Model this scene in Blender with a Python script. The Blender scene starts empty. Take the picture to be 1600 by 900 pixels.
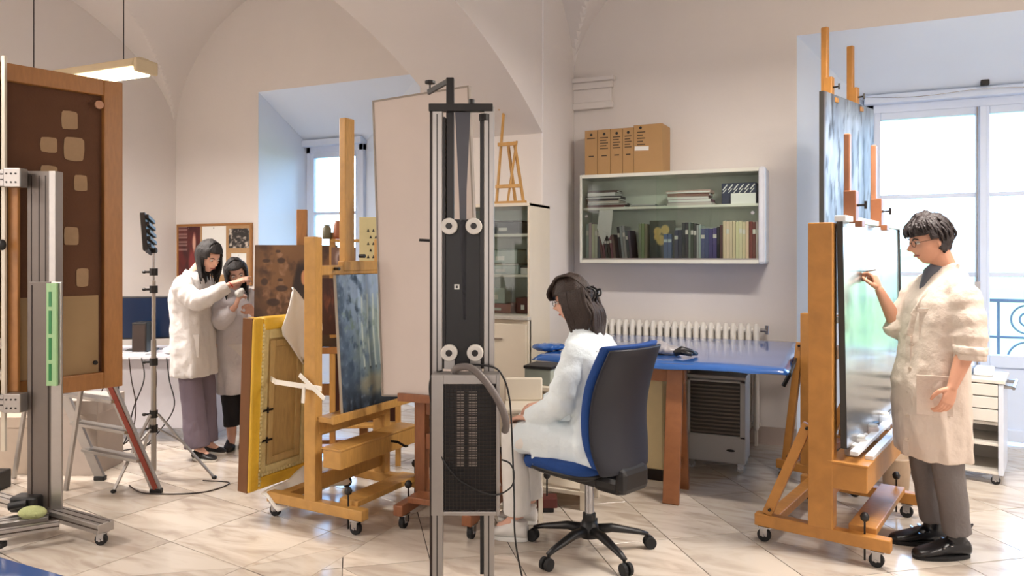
import bpy, bmesh, math, random
from mathutils import Vector, Matrix, noise
R = random.Random(7)
PI = math.pi
SC = bpy.context.scene
COL = SC.collection

# ---------------------------------------------------------------- frames
TH = math.radians(23.86)          # camera heading relative to the window wall
CT, ST = math.cos(TH), math.sin(TH)
CAMZ = 1.53
def C(X, Y, z=0.0):               # metres right of / in front of the camera foot -> room coordinates
    return Vector((CT*X - ST*Y, ST*X + CT*Y, z))
def ang(dx, dy):                  # heading given beside the camera -> room heading
    return math.atan2(dy, dx) + TH

# ---------------------------------------------------------------- camera
cam = bpy.data.objects.new('camera', bpy.data.cameras.new('camera')); COL.objects.link(cam)
cam.location = (0, 0, CAMZ); cam.rotation_euler = (PI/2, 0, TH)
cam.data.sensor_width = 36; cam.data.lens = 36*1150/1600
cam.data.shift_y = -50/1600; cam.data.clip_start = 0.05; cam.data.clip_end = 3000
SC.camera = cam
SC.view_settings.view_transform = 'Standard'; SC.view_settings.look = 'None'
SC.view_settings.gamma = 1; SC.view_settings.use_curve_mapping = False
SC.view_settings.exposure = 0.72

# ---------------------------------------------------------------- world: pale hazy daylight
w = bpy.data.worlds.new('World'); SC.world = w; w.use_nodes = True
nt = w.node_tree; nt.nodes.clear()
wo = nt.nodes.new('ShaderNodeOutputWorld'); bg = nt.nodes.new('ShaderNodeBackground')
tc = nt.nodes.new('ShaderNodeTexCoord'); sx = nt.nodes.new('ShaderNodeSeparateXYZ')
cr = nt.nodes.new('ShaderNodeValToRGB')
cr.color_ramp.elements[0].position = 0.0; cr.color_ramp.elements[0].color = (.50, .74, 1, 1)
cr.color_ramp.elements[1].position = 0.6; cr.color_ramp.elements[1].color = (.22, .50, 1, 1)
nt.links.new(tc.outputs['Generated'], sx.inputs[0]); nt.links.new(sx.outputs['Z'], cr.inputs[0])
nt.links.new(cr.outputs[0], bg.inputs[0]); bg.inputs[1].default_value = 8.0
nt.links.new(bg.outputs[0], wo.inputs[0])

def area(name, loc, rot, sx_, sy_, power, col, portal=False):
    l = bpy.data.lights.new(name, 'AREA'); l.shape = 'RECTANGLE'; l.size = sx_; l.size_y = sy_
    l.energy = power; l.color = col
    if portal: l.cycles.is_portal = True
    o = bpy.data.objects.new(name, l); COL.objects.link(o); o.location = loc; o.rotation_euler = rot
    return o
area('sky_portal', (1.09, 7.3, 1.7), (-PI/2, 0, 0), 1.9, 2.6, 1, (1, 1, 1), True)
area('sky_portal', (-5.0, 7.3, 1.7), (-PI/2, 0, 0), 1.9, 2.6, 1, (1, 1, 1), True)
LAMP_W = 66; LAMP_C = (1, .92, .86)

# added, unseen area lamps on the rear wall that brighten the room
for ux in (-4.6, -.4, 2.4): area('added_rear_fill', (ux, -.68, 1.9), (PI/2, 0, PI), 1.3, 1.8, 16, (1, .96, .96))
# ---------------------------------------------------------------- materials
def lin(c):
    return tuple(((v/255)/12.92 if v/255 <= .04045 else (((v/255)+.055)/1.055)**2.4) for v in c)
MC = {}
def mat(name, rgb, rough=.5, metal=0.0, var=.08, scale=12, bump=0.0, bscale=60, spec=.5, coat=0.0, emit=None, estr=0, rnd=0.0, sheen=0.0, bdist=.01):
    if name in MC: return MC[name]
    m = bpy.data.materials.new(name); m.use_nodes = True; n = m.node_tree; b = n.nodes['Principled BSDF']
    c = lin(rgb)
    tcn = n.nodes.new('ShaderNodeTexCoord')
    nz = n.nodes.new('ShaderNodeTexNoise'); nz.inputs['Scale'].default_value = scale; nz.inputs['Detail'].default_value = 4
    n.links.new(tcn.outputs['Object'], nz.inputs['Vector'])
    mx = n.nodes.new('ShaderNodeMix'); mx.data_type = 'RGBA'
    mx.inputs[6].default_value = tuple(max(0, v*(1-var)) for v in c)+(1,)
    mx.inputs[7].default_value = tuple(min(1, v*(1+var)) for v in c)+(1,)
    n.links.new(nz.outputs[0], mx.inputs[0])
    out = mx.outputs[2]
    if rnd:
        oi = n.nodes.new('ShaderNodeObjectInfo'); hs = n.nodes.new('ShaderNodeHueSaturation')
        mr = n.nodes.new('ShaderNodeMapRange'); mr.inputs[3].default_value = 1-rnd; mr.inputs[4].default_value = 1+rnd
        n.links.new(oi.outputs['Random'], mr.inputs[0]); n.links.new(mr.outputs[0], hs.inputs['Value'])
        n.links.new(out, hs.inputs['Color']); out = hs.outputs[0]
    n.links.new(out, b.inputs['Base Color'])
    b.inputs['Roughness'].default_value = rough; b.inputs['Metallic'].default_value = metal
    b.inputs['Specular IOR Level'].default_value = spec; b.inputs['Coat Weight'].default_value = coat
    if sheen: b.inputs['Sheen Weight'].default_value = sheen
    if emit: b.inputs['Emission Color'].default_value = lin(emit)+(1,); b.inputs['Emission Strength'].default_value = estr
    if bump:
        n2 = n.nodes.new('ShaderNodeTexNoise'); n2.inputs['Scale'].default_value = bscale; n2.inputs['Detail'].default_value = 5
        n.links.new(tcn.outputs['Object'], n2.inputs['Vector'])
        bp = n.nodes.new('ShaderNodeBump'); bp.inputs['Strength'].default_value = bump; bp.inputs['Distance'].default_value = bdist
        n.links.new(n2.outputs[0], bp.inputs['Height']); n.links.new(bp.outputs[0], b.inputs['Normal'])
    MC[name] = m; return m
def wood(name, rgb, rough=.42, var=.28, sx_=4, sy_=22, sz_=4):
    if name in MC: return MC[name]
    m = bpy.data.materials.new(name); m.use_nodes = True; n = m.node_tree; b = n.nodes['Principled BSDF']
    c = lin(rgb); tcn = n.nodes.new('ShaderNodeTexCoord'); mp = n.nodes.new('ShaderNodeMapping')
    mp.inputs['Scale'].default_value = (sx_, sy_, sz_)
    nz = n.nodes.new('ShaderNodeTexNoise'); nz.inputs['Scale'].default_value = 3; nz.inputs['Detail'].default_value = 6; nz.inputs['Distortion'].default_value = .6
    n.links.new(tcn.outputs['Object'], mp.inputs[0]); n.links.new(mp.outputs[0], nz.inputs['Vector'])
    mx = n.nodes.new('ShaderNodeMix'); mx.data_type = 'RGBA'
    mx.inputs[6].default_value = tuple(v*(1-var) for v in c)+(1,); mx.inputs[7].default_value = tuple(min(1, v*(1+var)) for v in c)+(1,)
    n.links.new(nz.outputs[0], mx.inputs[0]); n.links.new(mx.outputs[2], b.inputs['Base Color'])
    b.inputs['Roughness'].default_value = rough
    bp = n.nodes.new('ShaderNodeBump'); bp.inputs['Strength'].default_value = .15; bp.inputs['Distance'].default_value = .004
    n.links.new(nz.outputs[0], bp.inputs['Height']); n.links.new(bp.outputs[0], b.inputs['Normal'])
    MC[name] = m; return m
def glass(name, tint=(.93, .98, .97), fac=.08, rough=.02):
    if name in MC: return MC[name]
    m = bpy.data.materials.new(name); m.use_nodes = True; n = m.node_tree; n.nodes.clear()
    o = n.nodes.new('ShaderNodeOutputMaterial'); t = n.nodes.new('ShaderNodeBsdfTransparent'); g = n.nodes.new('ShaderNodeBsdfGlossy')
    f = n.nodes.new('ShaderNodeFresnel'); f.inputs[0].default_value = 1.35
    a = n.nodes.new('ShaderNodeMath'); a.operation = 'ADD'; a.inputs[1].default_value = fac; a.use_clamp = True
    t.inputs[0].default_value = tint+(1,); g.inputs['Roughness'].default_value = rough
    mx = n.nodes.new('ShaderNodeMixShader'); n.links.new(f.outputs[0], a.inputs[0]); n.links.new(a.outputs[0], mx.inputs[0])
    n.links.new(t.outputs[0], mx.inputs[1]); n.links.new(g.outputs[0], mx.inputs[2]); n.links.new(mx.outputs[0], o.inputs[0])
    MC[name] = m; return m
def vcol(name='painted', rough=.45, coat=0.0):
    if name in MC: return MC[name]
    m = bpy.data.materials.new(name); m.use_nodes = True; n = m.node_tree; b = n.nodes['Principled BSDF']
    a = n.nodes.new('ShaderNodeAttribute'); a.attribute_name = 'Col'
    tcn = n.nodes.new('ShaderNodeTexCoord')
    nz = n.nodes.new('ShaderNodeTexNoise'); nz.inputs['Scale'].default_value = 90; n.links.new(tcn.outputs['Object'], nz.inputs['Vector'])
    n.links.new(a.outputs['Color'], b.inputs['Base Color']); b.inputs['Roughness'].default_value = rough; b.inputs['Coat Weight'].default_value = coat
    b.inputs['Coat Roughness'].default_value = .15
    bp = n.nodes.new('ShaderNodeBump'); bp.inputs['Strength'].default_value = .2; bp.inputs['Distance'].default_value = .002
    n.links.new(nz.outputs[0], bp.inputs['Height']); n.links.new(bp.outputs[0], b.inputs['Normal'])
    MC[name] = m; return m
def floor_mat():
    m = bpy.data.materials.new('polished_marble'); m.use_nodes = True; n = m.node_tree; b = n.nodes['Principled BSDF']
    tcn = n.nodes.new('ShaderNodeTexCoord'); geo = n.nodes.new('ShaderNodeNewGeometry')
    oi = n.nodes.new('ShaderNodeObjectInfo')
    ad = n.nodes.new('ShaderNodeVectorMath'); ad.operation = 'ADD'
    sc = n.nodes.new('ShaderNodeVectorMath'); sc.operation = 'SCALE'; sc.inputs['Scale'].default_value = 9
    cb = n.nodes.new('ShaderNodeCombineXYZ')
    for i in range(3): n.links.new(oi.outputs['Random'], cb.inputs[i])
    n.links.new(cb.outputs[0], sc.inputs[0]); n.links.new(geo.outputs['Position'], ad.inputs[0]); n.links.new(sc.outputs[0], ad.inputs[1])
    mp = n.nodes.new('ShaderNodeMapping'); mp.inputs['Scale'].default_value = (1.2, 4.0, 1); mp.inputs['Rotation'].default_value = (0, 0, .5)
    n.links.new(ad.outputs[0], mp.inputs[0])
    nz = n.nodes.new('ShaderNodeTexNoise'); nz.inputs['Scale'].default_value = 1.6; nz.inputs['Detail'].default_value = 7; nz.inputs['Distortion'].default_value = 1.6
    n.links.new(mp.outputs[0], nz.inputs['Vector'])
    r = n.nodes.new('ShaderNodeValToRGB'); e = r.color_ramp.elements
    e[0].position = .34; e[0].color = lin((184, 170, 156))+(1,); e[1].position = .60; e[1].color = lin((212, 202, 189))+(1,)
    x = r.color_ramp.elements.new(.48); x.color = lin((204, 192, 178))+(1,)
    n.links.new(nz.outputs[0], r.inputs[0])
    hs = n.nodes.new('ShaderNodeHueSaturation'); mr = n.nodes.new('ShaderNodeMapRange'); mr.inputs[3].default_value = .82; mr.inputs[4].default_value = 1.08
    n.links.new(oi.outputs['Random'], mr.inputs[0]); n.links.new(mr.outputs[0], hs.inputs['Value']); n.links.new(r.outputs[0], hs.inputs['Color'])
    n.links.new(hs.outputs[0], b.inputs['Base Color']); b.inputs['Roughness'].default_value = .16
    return m
FLOOR = floor_mat()
WALL = mat('wall_plaster', (226, 220, 216), .85, var=.03, scale=3, bump=.12, bscale=25)
CEIL = mat('vault_plaster', (224, 218, 214), .9, var=.03, scale=2, bump=.1, bscale=20)
NICHE = mat('niche_paint', (220, 231, 246), .7, var=.02, scale=3)
WHITE = mat('white_paint', (226, 228, 230), .4, var=.02)
CREAM = mat('cream_laminate', (220, 210, 192), .4, var=.03)
HONEY = wood('honey_wood', (184, 128, 62))
YWOOD = wood('yellow_wood', (190, 144, 78))
REDWD = wood('reddish_wood', (138, 86, 54))
BROWNW = wood('brown_wood', (158, 108, 58))
TRESTW = wood('trestle_wood', (148, 94, 56))
ALU = mat('aluminium', (168, 164, 160), .36, .85, var=.05, scale=30)
ALUD = mat('dull_aluminium', (138, 132, 127), .45, .6, var=.06)
STEEL = mat('steel', (170, 170, 172), .25, 1)
BLACK = mat('black_plastic', (22, 21, 22), .45, var=.1)
BLACKM = mat('black_metal', (30, 26, 25), .35, .3)
DARKBR = mat('dark_brown', (44, 30, 24), .5)
RUBBER = mat('rubber', (26, 26, 27), .75)
BLUE = mat('blue_vinyl', (40, 92, 164), .3, var=.08, scale=3, coat=1.0)
BLUEF = mat('blue_fabric', (18, 62, 128), .85, var=.12, scale=60, bump=.3, bscale=300)
COATW = mat('coat_cotton', (212, 208, 206), .85, var=.03, bump=.7, bscale=9, bdist=.03)
COATB = mat('coat_cotton_beige', (214, 198, 184), .85, var=.04, bump=.7, bscale=9, bdist=.03)
COATC = mat('coat_cotton_cool', (222, 232, 236), .85, var=.03, bump=.7, bscale=9, bdist=.03)
SKIN = mat('skin', (206, 150, 122), .5, var=.06, scale=9)
SKINP = mat('skin_pale', (216, 168, 146), .5, var=.05, scale=9)
HAIRB = mat('hair_black', (24, 18, 17), .62, var=.4, scale=60, bump=.5, bscale=120)
HAIRD = mat('hair_brown', (46, 32, 25), .62, var=.4, scale=60, bump=.5, bscale=120)
GLASS = glass('window_glass', (.96, .99, 1.0), .02)
GLASSC = glass('cabinet_glass', (.97, 1, .985), .0)
PAPER = mat('paper', (232, 232, 228), .8, var=.02)
KRAFT = mat('kraft_card', (178, 140, 94), .8, var=.05)
CORK = mat('cork', (176, 140, 100), .9, var=.2, scale=60)

# ---------------------------------------------------------------- mesh helpers
def box(bm, x0, y0, z0, x1, y1, z1):
    if x0 > x1: x0, x1 = x1, x0
    if y0 > y1: y0, y1 = y1, y0
    if z0 > z1: z0, z1 = z1, z0
    v = [bm.verts.new((x, y, z)) for z in (z0, z1) for y in (y0, y1) for x in (x0, x1)]
    for f in ((0, 2, 3, 1), (4, 5, 7, 6), (0, 1, 5, 4), (2, 6, 7, 3), (0, 4, 6, 2), (1, 3, 7, 5)): bm.faces.new([v[i] for i in f])
def frame3(d, ref=None):
    d = d.normalized(); ref = ref or Vector((0, 0, 1))
    if abs(d.dot(ref)) > .99: ref = Vector((1, 0, 0))
    a = d.cross(ref).normalized(); b = a.cross(d).normalized()
    return a, b
def bar(bm, p, q, w, h, ref=None):      # box beam p->q, w across, h along ref
    p, q = Vector(p), Vector(q); a, b = frame3(q-p, ref); a = a*w/2; b = b*h/2
    v = [bm.verts.new(c+s*a+t*b) for c in (p, q) for s, t in ((-1, -1), (1, -1), (1, 1), (-1, 1))]
    for f in ((3, 2, 1, 0), (4, 5, 6, 7), (0, 1, 5, 4), (1, 2, 6, 5), (2, 3, 7, 6), (3, 0, 4, 7)): bm.faces.new([v[i] for i in f])
def loft(bm, rings, cap=True):
    vs = [[bm.verts.new(p) for p in r] for r in rings]; n = len(vs[0])
    for a, b in zip(vs, vs[1:]):
        for i in range(n): bm.faces.new((a[i], a[(i+1) % n], b[(i+1) % n], b[i]))
    if cap: bm.faces.new(vs[0][::-1]); bm.faces.new(vs[-1])
def limb(bm, pts, ra, rb=None, side=None, seg=14, cap=True):
    pts = [Vector(p) for p in pts]; rb = rb or ra; rings = []
    pa = None
    for i, p in enumerate(pts):
        d = (pts[min(i+1, len(pts)-1)]-pts[max(i-1, 0)]).normalized()
        if side is not None:
            s = Vector(side); a = (s-d*s.dot(d)).normalized()
        elif pa is None: a = frame3(d)[0]
        else: a = (pa-d*pa.dot(d)).normalized()
        pa = a; b = d.cross(a)
        rings.append([p+a*math.cos(t)*ra[i]+b*math.sin(t)*rb[i] for t in [2*PI*k/seg for k in range(seg)]])
    loft(bm, rings, cap)
def cyl(bm, p, q, r, seg=14, r2=None):
    limb(bm, [p, q], [r, r if r2 is None else r2], seg=seg)
def wire(bm, pts, r, seg=6, n=8):        # smooth tube through points
    pts = [Vector(p) for p in pts]; out = []
    P = [pts[0]]+pts+[pts[-1]]
    for i in range(1, len(P)-2):
        for k in range(n):
            t = k/n; a, b, c, d = P[i-1], P[i], P[i+1], P[i+2]
            out.append(.5*((2*b)+(c-a)*t+(2*a-5*b+4*c-d)*t*t+(3*b-a-3*c+d)*t**3))
    out.append(pts[-1]); limb(bm, out, [r]*len(out), seg=seg)
def ell(bm, c, rx, ry, rz, M=None, u=16, v=10):
    ret = bmesh.ops.create_uvsphere(bm, u_segments=u, v_segments=v, radius=1)['verts']
    c = Vector(c)
    for k in ret:
        p = Vector((k.co.x*rx, k.co.y*ry, k.co.z*rz)); k.co = c+(M @ p if M else p)
def lathe(bm, prof, seg=20, c=(0, 0, 0)):
    c = Vector(c); loft(bm, [[c+Vector((r*math.cos(2*PI*k/seg), r*math.sin(2*PI*k/seg), z)) for k in range(seg)] for r, z in prof])
def new(): return bmesh.new()
def obj(name, bm, m=None, parent=None, bev=0, smooth=False, mods=None):
    bmesh.ops.recalc_face_normals(bm, faces=bm.faces)
    me = bpy.data.meshes.new(name); bm.to_mesh(me); bm.free()
    if m is not None:
        for k in (m if isinstance(m, (list, tuple)) else [m]): me.materials.append(k)
    o = bpy.data.objects.new(name, me); COL.objects.link(o)
    if parent is not None: o.parent = parent
    if smooth: me.polygons.foreach_set('use_smooth', [True]*len(me.polygons))
    if bev:
        b = o.modifiers.new('bevel', 'BEVEL'); b.width = bev; b.segments = 2; b.limit_method = 'ANGLE'
    return o
def one(name, m, parent, fn, *a, bev=0, smooth=False, **k):
    bm = new(); fn(bm, *a, **k); return obj(name, bm, m, parent, bev, smooth)
def thing(name, label, cat, loc=(0, 0, 0), rz=0, group=None):
    o = bpy.data.objects.new(name, None); COL.objects.link(o); o.empty_display_size = .1
    o.location = loc; o.rotation_euler = (0, 0, rz); o['label'] = label; o['category'] = cat
    if group: o['group'] = group
    return o
def tag(o, label, cat, group=None, loc=None, rz=None):
    o['label'] = label; o['category'] = cat
    if group: o['group'] = group
    if loc is not None: o.location = loc
    if rz is not None: o.rotation_euler = (0, 0, rz)
    return o
def struct(o): o['kind'] = 'structure'; return o
TS = bpy.data.scenes.new('workbench'); TSV = TS.view_layers[0]
def fuse(o, voxel, smooth=2, noise_amp=0, noise_scale=10):      # union of overlapping lofts into one skin
    r = o.modifiers.new('remesh', 'REMESH'); r.mode = 'VOXEL'; r.voxel_size = voxel; r.use_smooth_shade = True
    s = o.modifiers.new('smooth', 'SMOOTH'); s.factor = .5; s.iterations = smooth
    TS.collection.objects.link(o); par = o.parent; o.parent = None; dg = TSV.depsgraph; TSV.update(); dg = TSV.depsgraph
    me = bpy.data.meshes.new_from_object(o.evaluated_get(dg))
    TS.collection.objects.unlink(o); o.parent = par
    mats = list(o.data.materials)
    o.modifiers.clear(); old = o.data; o.data = me; bpy.data.meshes.remove(old)
    if not me.materials:
        for k in mats: me.materials.append(k)
    if noise_amp:
        nrm = [v.normal.copy() for v in me.vertices]; cos = [v.co.copy() for v in me.vertices]; flat = []
        for co, nv_ in zip(cos, nrm):
            n_ = noise.noise(co*noise_scale)*.6+noise.noise(Vector((co.x*noise_scale*2, co.y*noise_scale*2, co.z*noise_scale*.8)))*.4
            flat.extend(co+nv_*n_*noise_amp)
        me.vertices.foreach_set('co', flat); me.update()
    me.polygons.foreach_set('use_smooth', [True]*len(me.polygons))
    return o
def pic(name, w, h, nx, ny, fn, parent=None, m=None, flip=False):   # flat painted sheet in local y-z, facing +x
    vs, fs, cs = [], [], []
    for j in range(ny+1):
        for i in range(nx+1):
            u, v = i/nx, j/ny; vs.append((0, (u-.5)*w, v*h)); cs.append(fn(1-u if flip else u, v))
    for j in range(ny):
        for i in range(nx):
            a = j*(nx+1)+i; fs.append((a, a+1, a+nx+2, a+nx+1))
    me = bpy.data.meshes.new(name); me.from_pydata(vs, [], fs); ca = me.color_attributes.new('Col', 'FLOAT_COLOR', 'POINT')
    for i, c in enumerate(cs): ca.data[i].color = lin(c)+(1,)
    me.materials.append(m or vcol()); o = bpy.data.objects.new(name, me); COL.objects.link(o)
    if parent is not None: o.parent = parent
    return o
def mixc(a, b, t):
    t = max(0, min(1, t)); return tuple(a[i]*(1-t)+b[i]*t for i in range(3))
def fb(x, y, s, z=0): return noise.fractal(Vector((x*s, y*s, z)), 1, 2, 4)
def blob(u, v, cx, cy, rx, ry): return max(0, min(1, 2*(1-math.hypot((u-cx)/rx, (v-cy)/ry))))

# ================================================================ ROOM SHELL
WN = 6.33                                  # window wall
UL, UR, NB = -7.13, 4.3, -.75
AL, AR = -2.95, -2.18                      # transverse arch
def arch(N):  return -2.13+math.sqrt(max(.01, 29.16-(N-2.8)**2))
def barrel(x, c, hs, spr, rise):
    t = min(1, abs((x-c)/hs)); return spr+rise*math.sqrt(max(0, 1-t*t))
def vaultR(U, N): return max(barrel(N, 2.79, 3.54, 3.12, 1.45), barrel(U, .72, 2.9+.01, 3.12, 1.5))
def vaultL(U, N): return max(barrel(N, 2.79, 3.54, 2.9, 1.6), barrel(U, -5.04, 2.10, 2.9, 1.7))
def grid_vault(name, u0, u1, fn, nu=200, nn=200):
    bm = new(); vs = []
    us = [u0+(u1-u0)*i/nu for i in range(nu+1)]; ns = [NB+(WN-NB)*j/nn for j in range(nn+1)]
    for U in us: vs.append([bm.verts.new((U, N, fn(U, max(N, -.74)))) for N in ns])
    for i in range(nu):
        for j in range(nn): bm.faces.new((vs[i][j], vs[i+1][j], vs[i+1][j+1], vs[i][j+1]))
    return struct(obj(name, bm, CEIL, smooth=False))
grid_vault('ceiling', UL, AL, vaultL); grid_vault('ceiling', AR, UR, vaultR)
# arch with soffit and spandrels + piers
bm = new(); NS = 60; N0, N1 = .06, 5.54
for s, U, vf in ((0, AR, vaultR), (1, AL, vaultL)):
    prev = None
    for i in range(NS+1):
        N = N0+(N1-N0)*i/NS; a = bm.verts.new((U, N, arch(N))); b = bm.verts.new((U, N, max(vf(U, N), arch(N)+.02)+.05))
        if prev: bm.faces.new((prev[0], a, b, prev[1]))
        prev = (a, b)
prev = None
for i in range(NS+1):
    N = N0+(N1-N0)*i/NS; a = bm.verts.new((AR, N, arch(N))); b = bm.verts.new((AL, N, arch(N)))
    if prev: bm.faces.new((prev[0], a, b, prev[1]))
    prev = (a, b)
struct(obj('trim_1', bm, CEIL))
bm = new(); box(bm, AL, N1, 0, AR, WN, 4.8); box(bm, AL, NB, 0, AR, N0, 4.8); struct(obj('trim_2', bm, WALL, bev=.012))
# capital fragment on the wall beside the pier
bm = new()
for z0, z1, p in ((3.08, 3.12, .06), (3.02, 3.08, .035), (2.90, 3.02, .02), (2.84, 2.90, .035)): box(bm, AR, WN-p-.02, z0, AR+.34+p*.8, WN, z1)
struct(obj('trim_3', bm, WALL, bev=.008))
# window wall with two deep splayed recesses
niches = ((-5.88, -3.80, 3.35, -5.84, -5.02), (-.30, 2.48, 3.30, .23, 1.95))
WW = 7.15; HEADZ = 2.86
bm = new()
def quad(bm, *p): bm.faces.new([bm.verts.new(q) for q in p])
edges = [UL, niches[0][0], niches[0][1], niches[1][0], niches[1][1], UR]
for i in (0, 2, 4): box(bm, edges[i], WN, 0, edges[i+1], WN+.25, 4.9)
for i in (0, 1): box(bm, niches[i][0], WN, niches[i][2], niches[i][1], WN+.25, 4.9)
struct(obj('wall_window', bm, WALL))
for (a, b, h, c, d) in niches:
    bm = new(); e = .004
    quad(bm, (a, WN+e, 0), (c, WW, 0), (c, WW, HEADZ), (a, WN+e, h)); quad(bm, (b, WN+e, 0), (b, WN+e, h), (d, WW, HEADZ), (d, WW, 0))
    quad(bm, (a, WN+e, h), (c, WW, HEADZ), (d, WW, HEADZ), (b, WN+e, h)); 
    bmesh.ops.remove_doubles(bm, verts=bm.verts, dist=.0001)
    o = obj('trim_4', bm, NICHE); struct(o)
    sl = o.modifiers.new('s', 'SOLIDIFY'); sl.thickness = .08; sl.offset = 1
struct(one('wall_left', WALL, None, box, UL-.2, NB, 0, UL, WN+.25, 4.9))
struct(one('wall_right', WALL, None, box, UR, NB, 0, UR+.2, WN+.25, 4.9))
for k_, ux in enumerate((-4.6, -.4, 2.4)):  # invented window frames around the added rear lamps; the wall behind stays solid
    r_ = bpy.data.objects.new('window_%d' % (k_+3), None); COL.objects.link(r_); struct(r_)
    for x0, x1, z0, z1 in ((-.75, -.65, .9, 2.9), (.65, .75, .9, 2.9), (-.65, .65, .9, 1.0), (-.65, .65, 2.8, 2.9), (-.02, .02, 1.0, 2.8)): one('window_frame', WHITE, r_, box, ux+x0, NB, z0, ux+x1, NB+.05, z1)
struct(one('wall_rear', WALL, None, box, UL-.2, NB-.2, 0, UR+.2, NB, 4.9))
BASEM = mat('marble_baseboard', (176, 160, 150), .3, var=.1, scale=6)
for u0, u1 in ((UL, -5.88), (-3.80, AL), (AR, -.30), (2.48, UR)):
    struct(one('baseboard_window', BASEM, None, box, u0, WN-.018, 0, u1, WN, .14))
struct(one('baseboard_pier', BASEM, None, box, AR, N1, 0, AR+.018, WN-.018, .14))
struct(one('baseboard_left', BASEM, None, box, UL, NB, 0, UL+.018, WN-.018, .14))

# ---------------------------------------------------------------- floor and its marble slabs
fl = struct(one('floor', mat('grout', (44, 36, 30), .8), None, box, UL-.2, NB-.2, -.08, UR+.2, 8.2, -.004))
def clip(poly, n, d):                      # keep n.p <= d
    out = []
    for i in range(len(poly)):
        a, b = poly[i], poly[(i+1) % len(poly)]; da = n[0]*a[0]+n[1]*a[1]-d; db = n[0]*b[0]+n[1]*b[1]-d
        if da <= 0: out.append(a)
        if (da < 0 < db) or (db < 0 < da):
            t = da/(da-db); out.append((a[0]+(b[0]-a[0])*t, a[1]+(b[1]-a[1])*t))
    return out
def slabs(org, d1, d2, s1, s2, cond, split):
    res = []
    for i in range(-40, 41):
        for j in range(-40, 41):
            p = (org[0]+d1[0]*s1*i+d2[0]*s2*j, org[1]+d1[1]*s1*i+d2[1]*s2*j)
            q = [p, (p[0]+d1[0]*s1, p[1]+d1[1]*s1), (p[0]+d1[0]*s1+d2[0]*s2, p[1]+d1[1]*s1+d2[1]*s2), (p[0]+d2[0]*s2, p[1]+d2[1]*s2)]
            for n, d in ((( -1, 0), -UL), ((1, 0), UR), ((0, -1), -NB), ((0, 1), 7.9))+cond:
                if q: q = clip(q, n, d)
            if q and len(q) >= 3:
                if split and (i*7+j*3) % 5 == 0 and len(q) == 4: res += [[q[0], q[1], q[2]], [q[0], q[2], q[3]]]
                else: res.append(q)
    return res
polys = slabs((-.488, 4.238), (.592, -.806), (.806, .592), .62, .43, (((-1, 0), 2.3),), True)
polys += slabs((-2.674, 2.768), (.165, .986), (.986, -.165), .57, .60, (((1, 0), -2.3),), True)
vis, rest = [], []
for q in polys:
    cx = sum(p[0] for p in q)/len(q); cy = sum(p[1] for p in q)/len(q)
    X = CT*cx+ST*cy; Y = -ST*cx+CT*cy
    A = abs(sum(q[i][0]*q[(i+1) % len(q)][1]-q[(i+1) % len(q)][0]*q[i][1] for i in range(len(q))))/2
    if A < .002: continue
    (vis if (Y > 3.1 and abs(X/Y) < .78) else rest).append((Y, q))
vis.sort(key=lambda t: t[0]); rest += vis[295:]; vis = vis[:295]
def slab_mesh(bm, q, base=(0, 0)):
    cx = sum(p[0] for p in q)/len(q); cy = sum(p[1] for p in q)/len(q)
    def ins(p, g):
        d = math.hypot(p[0]-cx, p[1]-cy); k = max(.1, (d-g*1.35)/d); return (cx+(p[0]-cx)*k-base[0], cy+(p[1]-cy)*k-base[1])
    b = [bm.verts.new(ins(p, .003)+(-.006,)) for p in q]; m_ = [bm.verts.new(ins(p, .003)+(-.001,)) for p in q]; t = [bm.verts.new(ins(p, .0042)+(0,)) for p in q]
    n = len(q)
    for A_, B_ in ((b, m_), (m_, t)):
        for i in range(n): bm.faces.new((A_[i], A_[(i+1) % n], B_[(i+1) % n], B_[i]))
    bm.faces.new(t)
for Y, q in vis:
    cx = sum(p[0] for p in q)/len(q); cy = sum(p[1] for p in q)/len(q)
    bm = new(); slab_mesh(bm, q, (cx, cy)); o = obj('tile', bm, FLOOR, fl); o.location = (cx, cy, 0)
bm = new()
for Y, q in rest: slab_mesh(bm, q)
o = obj('tile_field', bm, FLOOR, fl); o['kind'] = 'stuff'

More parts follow.
